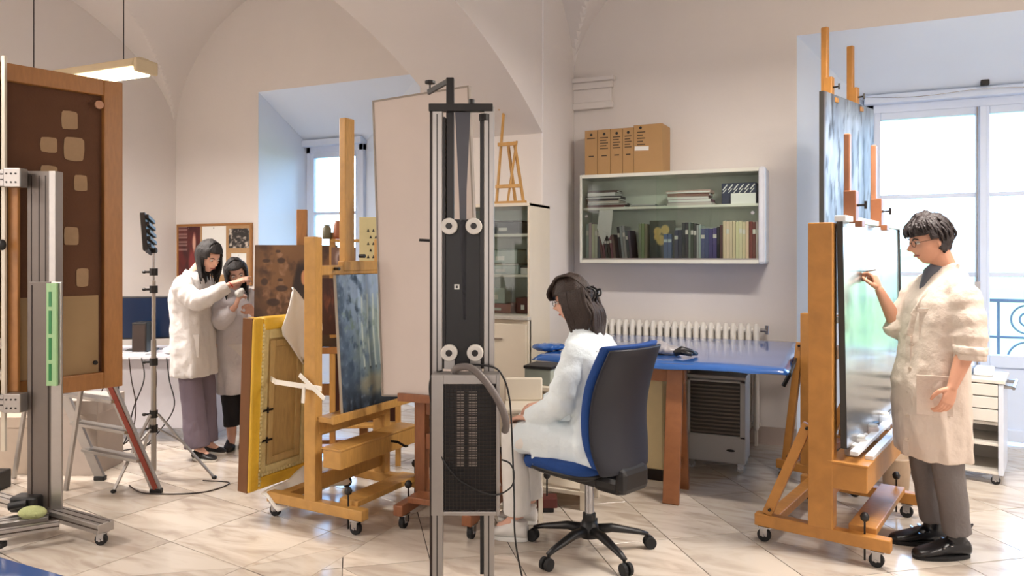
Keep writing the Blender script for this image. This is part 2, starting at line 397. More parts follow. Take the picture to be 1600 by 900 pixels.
# ---------------------------------------------------------------- windows
FRAME = mat('window_frame_paint', (208, 221, 242), .45, var=.02)
def window(n, c, d, h):
    root = bpy.data.objects.new('window_%d' % n, None); COL.objects.link(root); root.location = (0, 0, 0); struct(root)
    y0, y1 = WW-.06, WW+.02; f = .06
    one('window_frame', FRAME, root, box, c, y0, 0, c+f, y1, HEADZ, bev=.004); one('window_frame', FRAME, root, box, d-f, y0, 0, d, y1, HEADZ, bev=.004)
    one('window_frame', FRAME, root, box, c, y0, 2.76, d, y1, HEADZ, bev=.004)
    one('cornice', FRAME, root, box, c-.02, WW-.14, HEADZ-.03, d+.02, WW, HEADZ+.05, bev=.012)
    mid = (c+d)/2; two = d-c > 1.2
    if two: one('mullion', FRAME, root, box, mid-.025, y0-.03, 0.02, mid+.025, y0, 2.76, bev=.006)
    else: mid = d-f-.01
    for a, b in (((c+f, mid), (mid, d-f)) if two else ((c+f, d-f),)):
        bm = new(); s = .05
        box(bm, a, y0-.0, .02, a+s, y1, 2.76); box(bm, b-s, y0-.0, .02, b, y1, 2.76)
        box(bm, a+s, y0, 2.70, b-s, y1, 2.76); box(bm, a+s, y0, .62, b-s, y1, .72); box(bm, a+s, y0, .02, b-s, y1, .12)
        cs = obj('casement', bm, FRAME, root, bev=.005)
        one('panel', FRAME, cs, box, a+s-.004, y0+.02, .11, b-s+.004, y1-.02, .63, bev=.01)
        for z in (1.36, 2.02): one('glazing_bar', FRAME, cs, box, a+s, y0+.01, z, b-s, y1-.01, z+.035, bev=.003)
        for z0, z1 in ((.72, 1.36), (1.395, 2.02), (2.055, 2.70)): one('pane', GLASS, cs, box, a+s-.003, WW-.021, z0-.003, b-s+.003, WW-.017, z1+.003)
    bm = new(); cyl(bm, (mid-.045, y0-.045, .5), (mid-.045, y0-.045, 2.75), .006, 8); cyl(bm, (mid-.045, y0-.045, 1.2), (mid-.045, y0-.1, 1.2), .01, 8)
    box(bm, mid-.065, y0-.055, 1.1, mid-.025, y0-.035, 1.32); obj('window_latch', bm, STEEL, root)
    return root
for i, (a, b, h, c, d) in enumerate(niches): window(i+1, c, d, h)
# white wire hung across the right window head
o = one('curtain_wire', STEEL, None, wire, [(.15, 7.0, 2.90), (.6, 6.98, 2.86), (1.09, 6.97, 2.88), (1.6, 6.98, 2.86), (2.1, 7.0, 2.91)], .003)
tag(o, 'thin wire sagging across the head of the right window recess', 'wire')
o = one('wire_bracket', BLACK, None, box, -.03, -.02, -.02, .03, .02, .025, bev=.006); tag(o, 'small black bracket on the cornice above the right window', 'bracket', loc=(1.09, 6.99, 2.93))
# iron balcony outside right window
IRON = mat('wrought_iron', (84, 90, 98), .6)
t = thing('balcony_railing', 'wrought iron balcony railing with scrolls outside the right window', 'railing', (1.09, 7.75, 0))
one('top_rail', IRON, t, box, -1.1, -.02, 1.12, 1.1, .02, 1.15); one('bottom_rail', IRON, t, box, -1.1, -.015, .18, 1.1, .015, .2); one('middle_rail', IRON, t, box, -1.1, -.015, .80, 1.1, .015, .82)
for k in range(6):
    x = -1.1+k*.44; one('baluster', IRON, t, box, x-.01, -.01, 0, x+.01, .01, 1.12)
    if k < 5:
        for cx, cz, r, a0, a1 in ((x+.22, .97, .125, 0, 2*PI), (x+.22, .97, .06, .5, 5.4), (x+.22, .62, .15, -.5, 3.8), (x+.22, .36, .13, 2.6, 7.2)):
            bm = new(); wire(bm, [(cx+r*math.cos(a0+(a1-a0)*q/10), 0, cz+r*math.sin(a0+(a1-a0)*q/10)) for q in range(11)], .009, n=3); obj('scroll', bm, IRON, t)
one('balcony_slab', mat('stone', (150, 145, 140), .8), t, box, -1.3, -.5, -.1, 1.3, .1, 0)
# far landscape
def hills():
    bm = new(); rows = []
    for j in range(40):
        d = 30+j*j*1.3; row = []
        for i in range(61):
            a = (i-30)/30*1.0; X = d*math.tan(a)*1.2; h = -26+ (noise.noise(Vector((X*.004, d*.004, 0)))+.15)*min(1, d/700)*55
            row.append(bm.verts.new((X, 8+d, h)))
        rows.append(row)
    for a, b in zip(rows, rows[1:]):
        for i in range(60): bm.faces.new((a[i], a[i+1], b[i+1], b[i]))
    return bm
HILL = mat('hazy_fields', (150, 148, 66), 1, var=.25, scale=.02)
o = obj('hillside', hills(), HILL, smooth=True); struct(o)
# ================================================================ EASELS
def caster(par, x, y, top, m=RUBBER, r=.035, dy=.0):
    bm = new(); box(bm, x-.03, y-.03, top-.008, x+.03, y+.03, top); box(bm, x-.024, y-.02, r*.9, x+.014, y-.016, top-.006); box(bm, x-.024, y+.016, r*.9, x+.014, y+.02, top-.006)
    c = obj('caster', bm, STEEL, par, bev=.001)
    bm = new(); cyl(bm, (x-.006, y-.014, r), (x-.006, y+.014, r), r, 18); obj('wheel', bm, m, c, bev=.003, smooth=False)
    one('axle', STEEL, c, cyl, (x-.006, y-.023, r), (x-.006, y+.023, r), .007, 8)
def knob(par, x, y, z0, z1):
    bm = new(); cyl(bm, (x, y, z0), (x, y, z1), .005, 8); k = obj('levelling_screw', bm, BLACKM, par)
    bm = new(); lathe(bm, [(.004, z1-.01), (.018, z1), (.022, z1+.018), (.012, z1+.035), (.002, z1+.037)], 14, (x, y, 0)); obj('knob', bm, BLACK, k, smooth=True)
def easel(name, label, loc, rz, W, L, Wd, xp, hp, m, pw=.05, pd=.09, brace=True, box_z=None, tray_z=None, tray_y=None, masts=(), rail_z=(.24,), front=True, mast_x=None, braceh=.62, darker=None, boxx=None, clampz=None, rh=.06):
    t = thing(name, label, 'easel', loc, rz)
    zb = .085; zt = zb+rh; dk = darker or m
    for y in (0, Wd):
        one('runner', m, t, box, -.04, y-.03, zb, L+.04, y+.03, zt, bev=.006)
        for x in (.01, L-.02): caster(t, x, y, zb)
        one('upright', m, t, box, xp-pd/2, y-pw/2+.03*(1 if y == 0 else -1)*0, zt-.002, xp+pd/2, y+pw/2, hp, bev=.005)
        if brace:
            bm = new(); bar(bm, (.02, y, zt+.0), (xp-pd/2-.01, y, braceh), .035, .05, Vector((1, 0, 0))); obj('brace', bm, m, t, bev=.004)
            bm = new(); cyl(bm, (xp-pd/2-.01, y-.03, braceh-.02), (xp-pd/2-.01, y+.03, braceh-.02), .008, 8); cyl(bm, (.04, y-.03, zt+.03), (.04, y+.03, zt+.03), .008, 8); obj('bolt', bm, BLACKM, t)
    one('cross_beam', dk, t, box, .0, .03, zb+.005, .07, Wd-.03, zt-.01, bev=.004)
    if front:
        one('cross_beam', dk, t, box, L-.16, .02, zt-.004, L-.03, Wd-.02, zt+.03, bev=.004)
    for z in rail_z: one('cross_rail', m, t, box, xp-.02, pw/2, z, xp+.02, Wd-pw/2, z+.09, bev=.004)
    knob(t, L-.08, -.0, .02, zt+.07); knob(t, L-.08, Wd, .02, zt+.07)
    if tray_z is not None:
        y0, y1 = tray_y or (-.03, Wd+.03)
        one('tray', m, t, box, xp+pd/2-.01, y0, tray_z-.03, xp+pd/2+.11, y1, tray_z, bev=.004)
        one('tray_lip', m, t, box, xp+pd/2+.10, y0, tray_z-.035, xp+pd/2+.118, y1, tray_z+.012, bev=.003)
    if box_z is not None:
        z0, z1, y0, y1, bx0, bx1 = box_z
        b = one('tool_box', m, t, box, bx0, y0, z0, bx1, y1, z1-.012, bev=.006)
        one('box_lid', m, b, box, bx0-.006, y0-.006, z1-.012, bx1+.006, y1+.006, z1, bev=.004)
    mx = xp+.0 if mast_x is None else mast_x
    for (y, z0, z1, mw, md) in masts: one('mast', m, t, box, mx-md/2, y-mw/2, z0, mx+md/2, y+mw/2, z1, bev=.006)
    return t
def clamp(t, m, x, y, z, w=.07, h=.12, dy=.0):
    c = one('clamp_block', m, t, box, x, y-w/2, z, x+.06, y+w/2, z+h, bev=.005)
    bm = new(); cyl(bm, (x+.06, y, z+h*.55), (x+.10, y, z+h*.55), .006, 8); cyl(bm, (x+.10, y, z+h*.55-.02), (x+.10, y, z+h*.55+.02), .007, 8); obj('wing_screw', bm, BLACKM, c)
    one('clamp_lip', m, c, box, x+.055, y-w/2, z-.02, x+.09, y+w/2, z+.012, bev=.003)

# --- easel A (left of centre), holds the landscape
rA = ang(.878, -.479)
eA = easel('studio_easel', 'honey-coloured wooden studio easel on casters carrying the dark blue landscape painting', C(-1.397, 4.34), rA, 0, .64, .62, .30, 1.64, YWOOD, pw=.06, pd=.085, brace=False,
           box_z=(.345, .46, -.03, .68, .40, .53), tray_z=.62, tray_y=(-.01, .72), rail_z=(.19, .50), masts=((.33, .50, 2.37, .085, .05),), mast_x=.26)
one('head_rail', YWOOD, eA, box, .28, -.02, 1.42, .33, .68, 1.475, bev=.004)
c = one('mast_clamp', YWOOD, eA, box, .285, .22, 1.44, .335, .56, 1.50, bev=.005)
bm = new(); cyl(bm, (.335, .36, 1.53), (.375, .36, 1.53), .012, 10); cyl(bm, (.335, .14, 1.455), (.37, .14, 1.455), .01, 10); obj('clamp_screw', bm, BLACKM, eA)
one('apron_board', YWOOD, eA, box, .33, 0, .52, .345, .62, .60, bev=.003)
bm = new(); cyl(bm, (.53, .42, .41), (.58, .42, .41), .008, 8); wire(bm, [(.58, .42, .41), (.60, .46, .38), (.59, .50, .37)], .008); obj('crank_handle', bm, BLACKM, eA)
# --- easel C (behind the aluminium stand), faces the camera
rC = ang(.93, -.37)-PI/2
eC = easel('studio_easel', 'reddish wooden studio easel on casters half hidden behind the tall aluminium stand', C(-.42, 4.62), rC, 0, .54, .42, .30, .74, REDWD, pw=.07, pd=.06, brace=True, braceh=.5,
           tray_z=.73, tray_y=(-.08, .42), rail_z=(.40, .60), masts=((.12, .55, 2.10, .08, .04),), mast_x=.26)
# --- easel D (right)
WD = Vector((.6, .8)); rD = ang(.8, -.6)
eD = easel('studio_easel', 'large orange-brown wooden easel holding the tall pale landscape the man retouches', C(1.351, 3.954), rD, 0, .58, .86, .30, 1.70, HONEY, pw=.085, pd=.12, braceh=.66,
           box_z=(.36, .50, -.04, 1.02, .34, .52), rail_z=(.26,), masts=((.165, 1.2, 2.17, .045, .03), (.83, 1.2, 2.19, .045, .03)), mast_x=.385, rh=.065)
for k_ in eD.children:
    if k_.name.startswith('mast'): k_.data.materials[0] = wood('mast_wood', (148, 100, 70))
for y in (.165, .83): clamp(eD, REDWD, .372, y, 1.70, .075, .17)
# --- easel E (rear right)
rE = ang(.7, -.714)
eE = easel('studio_easel', 'wooden easel behind the retoucher\'s easel, its twin masts topping the upper dark canvas', C(1.85, 5.02), rE, 0, .50, .95, .17, 1.15, HONEY, pw=.06, pd=.08, braceh=.95,
           tray_z=1.12, rail_z=(.3, .8), masts=((.276, .5, 3.11, .04, .045), (.725, .5, 3.07, .04, .045)), mast_x=.17, darker=REDWD)
for y in (.276, .725): clamp(eE, HONEY, .165, y, 2.60, .05, .16)

# ================================================================ PAINTINGS
def canvas(name, label, loc, rz, w, h, th, fn, nx, ny, tilt=0, roll=0, front=None, side=None, back=None, cat='painting', coat=0.0, flip=False, edge=.0):
    t = thing(name, label, cat, loc, rz)
    t.rotation_euler = (Matrix.Rotation(rz, 3, 'Z') @ Matrix.Rotation(-tilt, 3, 'Y') @ Matrix.Rotation(roll, 3, 'X')).to_euler()
    one('canvas_stretcher', side or CREAM, t, box, -th, -w/2, 0, -.001, w/2, h, bev=.002)
    p = pic('painted_surface', w-edge, h-edge, nx, ny, fn, t, front or vcol(), flip); p.location = (.0012, 0, edge/2)
    return t
def landscape(u, v):
    c = mixc((76, 94, 112), (162, 182, 206), (v-.2)*1.6)
    c = mixc(c, (150, 170, 196), blob(u, v, .62, .92, .45, .3)*.8)
    d = blob(u, v, .58, .45, .42, .5); c = mixc(c, (140, 150, 128), d*(.5+.5*fb(u, v, 5)))
    for x, w_ in ((.40, .018), (.50, .02), (.60, .02), (.69, .016), (.76, .014)):
        k = max(0, 1-abs(u-x-.01*math.sin(v*9))/w_); c = mixc(c, (198, 204, 186) if v > .3 else (60, 62, 52), k*(1 if .28 < v < .85 else .2))
    c = mixc(c, (34, 44, 58), max(0, 1-u/.24)*(.7+.5*fb(u, v, 9)))
    c = mixc(c, (26, 32, 40), max(0, 1-v/.22)*.95); c = mixc(c, (150, 140, 110), blob(u, v, .55, .17, .35, .1)*.7)
    c = mixc(c, (58, 74, 92), max(0, fb(u, v, 9, 3)-.02)*2.2*max(0, min(1, 1.5-abs(u-.15)*3.2)))
    c = mixc(c, (116, 134, 120), max(0, fb(u, v, 12, 6)-.1)*1.6*max(0, 1-abs(v-.62)*2.4))
    c = mixc(c, (46, 62, 70), blob(u, v, .9, .5, .12, .4)*.7)
    return mixc(c, (170, 184, 196), max(0, fb(u, v, 18, 8)-.3)*.8)
def saints(u, v):
    c = mixc((66, 44, 30), (116, 82, 50), blob(u, v, .5, .75, .75, .6)); c = mixc(c, (60, 38, 24), max(0, fb(u, v, 5)-.0)*1.5)
    for cx, cy, rx, ry, k in ((.30, .90, .05, .05, 1), (.34, .78, .08, .09, .8), (.33, .62, .055, .05, 1), (.35, .50, .12, .10, .85), (.25, .35, .13, .12, .7), (.14, .55, .07, .12, .5), (.16, .8, .08, .06, .5)):
        c = mixc(c, (142, 106, 78), min(1, blob(u+.02*fb(u, v, 12), v+.03*fb(u, v, 11, 4), cx, cy, rx*.8, ry*.9)*3)*k*(.62+fb(u, v, 16)*1.1)); c = mixc(c, (48, 30, 22), min(1, blob(u, v, cx-.02, cy+ry*.75, rx*.7, ry*.35)*2)*.8)
    c = mixc(c, (40, 24, 18), min(1, 2.5*blob(u, v, .58, .38, .15, .5))); c = mixc(c, (198, 140, 98), min(1, 3*blob(u, v, .60, .68, .04, .08))); c = mixc(c, (36, 20, 14), blob(u, v, .53, .66, .04, .2))
    c = mixc(c, (46, 28, 18), blob(u, v, .98, .6, .05, .7)*.7)
    return mixc(c, (48, 32, 22), max(0, .12-v)*5)
def pale(u, v):
    c = mixc((70, 74, 80), (120, 150, 140), (v-.05)*2.2); c = mixc(c, (150, 176, 150), blob(u, v, .45, .5, .7, .35)); c = mixc(c, (196, 222, 234), (v-.52)*3.2)
    c = mixc(c, (44, 50, 50), blob(u, v, .30, .78, .13, .07)*(.7+.6*fb(u, v, 14))); c = mixc(c, (70, 86, 80), blob(u, v, .27, .66, .09, .12)*.5)
    c = mixc(c, (58, 50, 44), blob(u, v, .15, .08, .8, .3)*.6); c = mixc(c, (132, 170, 96), blob(u, v, .5, .55, .4, .16)*.5*(.7+fb(u, v, 6)))
    return mixc(c, (78, 84, 84), max(0, fb(u, v, 6, 5)-.15)*.7)
def upperp(u, v):
    c = mixc((120, 134, 156), (176, 192, 212), .5+fb(u, v*.5, 7)); c = mixc(c, (60, 64, 74), max(0, fb(u, v*.4, 16, 2)-.1)*2); c = mixc(c, (96, 96, 96), max(0, (v-.90)*5)); 
    return mixc(c, (78, 64, 58), max(0, .05-u)*20)
# landscape on easel A: plane along +y(w) of the easel
def onE(base, r, wv, a, s): return C(base[0]+r[0]*a+wv[0]*s, base[1]+r[1]*a+wv[1]*s)
a0 = onE((-1.397, 4.34), (.878, -.479), (.479, .878), .43, .365)
canvas('landscape_painting', 'dark blue landscape painting of slender trees on the tray of the honey-coloured easel', a0+Vector((0, 0, .622)), rA, .52, .80, .022, landscape, 100, 150, tilt=math.radians(4), side=mat('canvas_edge', (196, 190, 178), .8))
# pale landscape on easel D
d0 = onE((1.351, 3.954), (.8, -.6), (.6, .8), .42, .76)
pD = canvas('landscape_painting', 'tall unfinished pale green landscape canvas being retouched by the man', d0+Vector((0, 0, .56)), rD, 1.54, 1.15, .03, pale, 90, 80, tilt=math.radians(1.0), front=vcol('varnished', .28, 1.0), side=mat('dark_edge', (52, 50, 46), .6))
one('top_rail', WHITE, pD, box, -.035, -.79, 1.145, .02, .79, 1.175, bev=.004)
one('painting_edge', mat('dark_edge', (52, 50, 46), .6), pD, box, -.03, .755, 0, .012, .78, 1.15)
# two white rails under it
for i, (x, z, l) in enumerate(((.455, .535, 1.60), (.505, .50, 1.25))):
    o = one('support_rail', WHITE, eD, box, x-.02, -.02+i*.1, z, x+.02, l, z+.022, bev=.003)
# upper painting on easel E
e0 = onE((1.85, 5.02), (.7, -.714), (.714, .7), .245, .52)
canvas('dark_painting', 'old grey-blue canvas clamped between the twin masts, above the pale landscape', e0+Vector((0, 0, 1.14)), rE, .90, 1.49, .03, upperp, 60, 80, side=mat('dark_edge', (52, 50, 46), .6))
# saints painting and small pictures behind easel A, carried by easel B
eB = easel('studio_easel', 'dark wooden easel behind the brown religious painting, two masts rising above it', C(-1.62, 5.62), ang(.10, -.995), 0, .5, .5, .2, 1.2, BROWNW, pw=.06, pd=.06, brace=True,
           tray_z=.86, rail_z=(.5,), masts=((.06, .6, 1.87, .075, .04), (.35, .6, 1.96, .04, .04)), mast_x=.24, front=True)
sp = canvas('religious_painting', 'brown old-master religious painting with cherubs and a dark-haired saint', C(-1.555, 5.28, .875), ang(.10, -.995), .58, .735, .02, saints, 110, 130, tilt=math.radians(3), side=mat('dark_edge', (52, 50, 46), .6))
def small1(u, v):
    c = (128, 98, 86)
    for x in (.32, .7): c = mixc(c, (196, 176, 172), blob(u, v, x, .5, .2, .42)); c = mixc(c, (120, 88, 84), blob(u, v, x, .45, .08, .25))
    return c
# ================================================================ tall shelf-board behind: rack with small pictures
rk = thing('picture_rack', 'light wooden rack behind the honey-coloured easel holding small pictures', 'rack', C(-1.08, 5.35), ang(.10, -.995))
for y in (-.22, .25): one('post', YWOOD, rk, box, -.02, y-.02, 0, .02, y+.02, 1.70, bev=.003)
for z in (.3, .95, 1.42, 1.63): one('shelf', YWOOD, rk, box, -.02, -.22, z, .10, .25, z+.02, bev=.003)
one('back_panel', mat('dark_card', (70, 40, 32), .8), rk, box, -.025, -.22, .32, -.02, .25, 1.42)
canvas('small_picture', 'small brownish picture of two pale heads on the rack behind the easel', C(-1.20, 5.24, 1.442), ang(.10, -.995), .17, .15, .012, small1, 24, 20, tilt=.05)
def dark1(u, v): return mixc((60, 26, 20), (150, 84, 52), max(0, fb(u, v, 4)+.2)*blob(u, v, .5, .6, .4, .4))
canvas('small_picture', 'small dark red picture between the easel upright and the blue landscape', C(-1.30, 5.22, .972), ang(.10, -.995), .12, .40, .012, dark1, 20, 40, tilt=.03)
for i, (x, h, c_, lb) in enumerate(((-1.33, .10, (96, 92, 70), 'olive tin on the top shelf of the picture rack, leftmost'), (-1.25, .13, (150, 90, 60), 'terracotta jar on the top shelf of the picture rack, in the middle'), (-1.17, .09, (180, 160, 110), 'pale jar on the top shelf of the picture rack, rightmost'))):
    bm = new(); lathe(bm, [(.001, 0), (.03, 0), (.034, h*.2), (.03, h*.8), (.02, h*.9), (.024, h), (.001, h)], 16); tag(obj('jar', bm, mat('jar%d' % i, c_, .5), smooth=True), lb, 'jar', 'jars on the picture rack', C(x, 5.285, 1.652))
# specimen board with black marks
sb = thing('test_chart', 'cream board printed with small black triangles behind the easel mast', 'board', C(-.93, 5.02, 1.475), ang(.1, -.995))
one('panel', mat('chart_cream', (206, 196, 150), .7), sb, box, -.01, -.11, 0, 0, .11, .32, bev=.002)
one('shelf_rail', YWOOD, sb, box, -.03, -.14, -.03, .03, .14, -.001, bev=.003)
for r_ in range(5):
    for k in range(5-abs(r_-1)):
        bm = new(); y, z = -.05+k*.035+(r_ % 2)*.017, .05+r_*.045
        v_ = [bm.verts.new((x, y+dy, z+dz)) for x in (.0, .002) for dy, dz in ((-.009, -.01), (.009, -.01), (0, .012))]
        bm.faces.new(v_[:3][::-1]); bm.faces.new(v_[3:]); obj('triangle_mark', bm, BLACK, sb)
one('prop_leg', YWOOD, sb, box, -.035, -.02, -1.475, -.012, .02, 0)

# ================================================================ YELLOW FRAMED PANEL (seen from the back)
fp = thing('framed_painting', 'yellow framed wooden panel standing against the left of the honey-coloured easel', 'frame', onE((-1.397, 4.34), (.878, -.479), (.479, .878), -.085, .15)+Vector((0, 0, .147)), rA)
fp.rotation_euler = (Matrix.Rotation(rA, 3, 'Z') @ Matrix.Rotation(math.radians(-2.5)*-1, 3, 'Y')).to_euler()
YEL = mat('gilt_yellow', (226, 182, 58), .4, var=.15, scale=20, bump=.3, bscale=40); YDK = mat('frame_side', (112, 70, 34), .5, var=.2)
GESSO = mat('ornament_cream', (212, 194, 138), .7, var=.2, scale=30, bump=.6, bscale=60); PNL = wood('panel_wood', (190, 160, 104), .6)
w2, H = .27, 1.02
one('side_panel', YDK, fp, box, -.09, -w2-.004, 0, -.012, -w2+.02, H, bev=.003)
for a in ((-w2, 0, -w2+.075, H), (w2-.075, 0, w2, H), (-w2+.075, 0, w2-.075, .075), (-w2+.075, H-.075, w2-.075, H)):
    one('frame_rail', YEL, fp, box, -.08, a[0], a[1], 0, a[2], a[3], bev=.012)
for a in ((-w2+.07, .07, -w2+.13, H-.07), (w2-.13, .07, w2-.07, H-.07), (-w2+.13, .07, w2-.13, .13), (-w2+.13, H-.13, w2-.13, H-.07)):
    one('inner_moulding', GESSO, fp, box, -.06, a[0], a[1], -.008, a[2], a[3], bev=.008)
bm = new()
for k in range(44):
    z = .03+k*.022; ell(bm, (-.004, -w2+.078+.004*math.sin(k*1.7), z), .008, .012, .011, u=8, v=5)
for k in range(18): ell(bm, (-.004, -w2+.10+k*.022, .085), .008, .011, .011, u=8, v=5)
o = obj('carved_ornament', bm, GESSO, fp, smooth=True); o['kind'] = 'stuff'
one('wood_panel', PNL, fp, box, -.05, -w2+.12, .12, -.02, w2-.12, H-.12)
for a in ((-w2+.14, .14, -w2+.18, H-.14), (w2-.18, .14, w2-.14, H-.14), (-w2+.18, .14, w2-.18, .18), (-w2+.18, H-.18, w2-.18, H-.14)):
    one('panel_batten', PNL, fp, box, -.022, a[0], a[1], -.006, a[2], a[3], bev=.004)
for z in (.46, .28):
    bm = new(); box(bm, -.010, -w2+.09, z, -.002, -w2+.17, z+.012); cyl(bm, (-.004, -w2+.13, z-.012), (-.004, -w2+.13, z+.024), .006, 8); obj('hinge', bm, BLACKM, fp)
TAPE = mat('cotton_tape', (240, 236, 226), .8)
bm = new(); bar(bm, (.012, -.14, .655), (.12, -.205, .66), .006, .03, Vector((0, 0, 1))); bar(bm, (.12, -.205, .66), (.47, -.205, .665), .006, .028, Vector((0, 0, 1))); bar(bm, (.31, -.212, .725), (.50, -.212, .615), .006, .024, Vector((0, 0, 1))); bar(bm, (.35, -.215, .66), (.345, -.215, .57), .02, .006, Vector((0, 1, 0)))
obj('cotton_tape', bm, TAPE, fp)
# white cloth hanging over the top corner, and the one under the frame
def cloth(name, label, pts_fn, nu, nv, m, th=.006):
    bm = new(); vs = [[bm.verts.new(pts_fn(i/nu, j/nv)) for j in range(nv+1)] for i in range(nu+1)]
    for i in range(nu):
        for j in range(nv): bm.faces.new((vs[i][j], vs[i+1][j], vs[i+1][j+1], vs[i][j+1]))
    o = obj(name, bm, m, smooth=True); s = o.modifiers.new('s', 'SOLIDIFY'); s.thickness = th
    tag(o, label, 'cloth'); return o
CLO = mat('white_cloth', (246, 244, 238), .85, var=.03, bump=.3, bscale=20)
def clothA(u, v):      # u along width, v down; outline measured on the frame face
    z = 1.31-.46*v; wl = (.02+.23*min(1, v*2.2))*(1-max(0, v-.55)/.45*.97); cx = .03+.08*v
    y = cx+(u-.5)*2*wl*.68+.03*v; x = .05+.012*math.sin(u*7+v*3)+.02*math.sin(v*4)
    return (x, y, z+.03*math.sin(u*3.1))
o = cloth('draped_cloth', 'white cloth draped over the top corner of the yellow framed panel', clothA, 16, 20, CLO)
o.location = onE((-1.397, 4.34), (.878, -.479), (.479, .878), -.085, .15); o.rotation_euler = (0, 0, rA)
def clothB(u, v):
    return (.02+.14*v+.02*math.sin(u*9), -.20+.62*u, .135+.10*u*(1-v)-.07*v+.012*math.sin(u*13+v*5))
o = cloth('crumpled_cloth', 'white crumpled cloth caught under the yellow framed panel', clothB, 24, 10, CLO)
o.location = onE((-1.397, 4.34), (.878, -.479), (.479, .878), -.085, .15); o.rotation_euler = (0, 0, rA)

# ================================================================ WHITE PANEL on easel C
def backp(u, v): return mixc((206, 196, 188), (190, 178, 172), .5+fb(u, v, 2))
wp = thing('primed_canvas', 'tall plain off-white canvas standing on the easel behind the aluminium stand', 'panel', C(-.465, 4.185, .735), ang(.93, -.37)-PI/2)
wp.rotation_euler = (Matrix.Rotation(ang(.93, -.37)-PI/2, 3, 'Z') @ Matrix.Rotation(math.radians(3.4), 3, 'X') @ Matrix.Rotation(math.radians(2), 3, 'Y').inverted()).to_euler()
one('board', mat('panel_primer', (208, 196, 188), .75, var=.05, scale=4), wp, box, -.02, -.31, 0, 0, .31, 1.74, bev=.002)
for a in ((-.318, -.005, -.308, 1.745), (.308, -.005, .318, 1.745), (-.308, 1.735, .308, 1.745), (-.308, -.006, .308, .004)):
    one('edge_strip', mat('edge_grey', (150, 140, 130), .6), wp, box, -.026, a[0], a[1], .004, a[2], a[3])

# ================================================================ ALUMINIUM STAND with rollers and grille box
S = thing('lamp_stand', 'tall twin-post aluminium stand with white rollers and a black grille box', 'stand', C(-.199, 3.0), ang(1, -.0))
def prof(bm, x0, x1, z0, z1, y0=-.02, y1=.02, grooves=2):
    box(bm, x0, y0, z0, x1, y1, z1); w_ = (x1-x0)
def P(px): return (px-723.5)/1150*3.0
def Z(py): return CAMZ-(py-400)/1150*3.0
for a, b in ((676, 692), (756, 772)):
    one('post', ALU, S, box, P(a), -.025, .06, P(b), .025, Z(168), bev=.003)
    m_ = (a+b)/2; one('post_groove', BLACKM, S, box, P(m_-1.0), -.0265, .07, P(m_+.6), -.0245, Z(180))
one('post_edge', DARKBR, S, box, P(672), -.02, .06, P(676.4), .02, Z(168), bev=.002)
one('base_bar', ALU, S, box, P(672)-.12, -.025, .03, P(772)+.12, .025, .08, bev=.004)
for x in (P(684), P(764)):
    one('foot', ALU, S, box, x-.025, -.30, .05, x+.025, .30, .085, bev=.004)
    for y in (-.27, .27): caster(S, x, y, .055, r=.022)
one('top_bar', BLACKM, S, box, P(671), -.035, Z(176), P(770), -.0, Z(164), bev=.002)
one('centre_mast', BLACKM, S, box, P(697), -.005, Z(560), P(709), .025, Z(121), bev=.003)
bm = new(); bar(bm, (P(703), .01, Z(124)), (P(664), .12, Z(134)), .012, .02); obj('top_arm', bm, BLACKM, S)
bm = new(); lathe(bm, [(.004, 0), (.004, .03), (.022, .035), (.022, .045), (.003, .05)], 14, (P(667), .11, Z(134))); obj('arm_knob', bm, BLACK, S, smooth=False)
bm = new(); cyl(bm, (P(756), -.018, Z(180)), (P(756), -.018, Z(190)), .02, 12); obj('pulley', bm, BLACKM, S)
one('top_knob', BLACK, S, cyl, (P(737), -.018, Z(165)), (P(737), -.018, Z(157)), .012, 12)
for a, b in ((692, 696.5), (750, 756)): one('guide_rail', BLACKM, S, box, P(a), -.02, Z(575), P(b), .02, Z(184), bev=.001)
bm = new()
v0 = [(P(711), -.012, Z(176)), (P(735), -.012, Z(176)), (P(729), -.012, Z(300)), (P(728), -.012, Z(500)), (P(724), -.012, Z(500)), (P(717), -.012, Z(300))]
f_ = [bm.verts.new(p) for p in v0]; bm.faces.new(f_); o = obj('drive_belt', bm, mat('belt_grey', (72, 72, 80), .4), S); s_ = o.modifiers.new('s', 'SOLIDIFY'); s_.thickness = .004
one('slide_plate', BLACK, S, box, P(696), -.012, Z(570), P(751), .01, Z(343), bev=.002)
for px, py in ((703, 354), (741, 354), (703, 549), (743, 549)):
    bm = new(); cyl(bm, (P(px), -.055, Z(py)), (P(px), -.02, Z(py)), .033, 24); r_ = obj('roller', bm, mat('nylon_white', (226, 222, 214), .4), S, bev=.004)
    one('roller_hub', BLACKM, r_, cyl, (P(px), -.06, Z(py)), (P(px), -.054, Z(py)), .013, 14)
    one('roller_bracket', ALU, S, box, P(px-8), -.03, Z(py+26), P(px+8), -.012, Z(py+12)) if py > 500 else None
one('label', PAPER, S, box, P(710), -.014, Z(452), P(718), -.0125, Z(444)); one('label_mark', BLACK, S, box, P(712.5), -.0145, Z(450), P(715.5), -.014, Z(446))
one('side_pin', BLACK, S, cyl, (P(655), 0, Z(375)), (P(674), 0, Z(376)), .006, 10)
one('lower_rod', BLACK, S, box, P(750), -.01, Z(896), P(756), .015, Z(785), bev=.002)
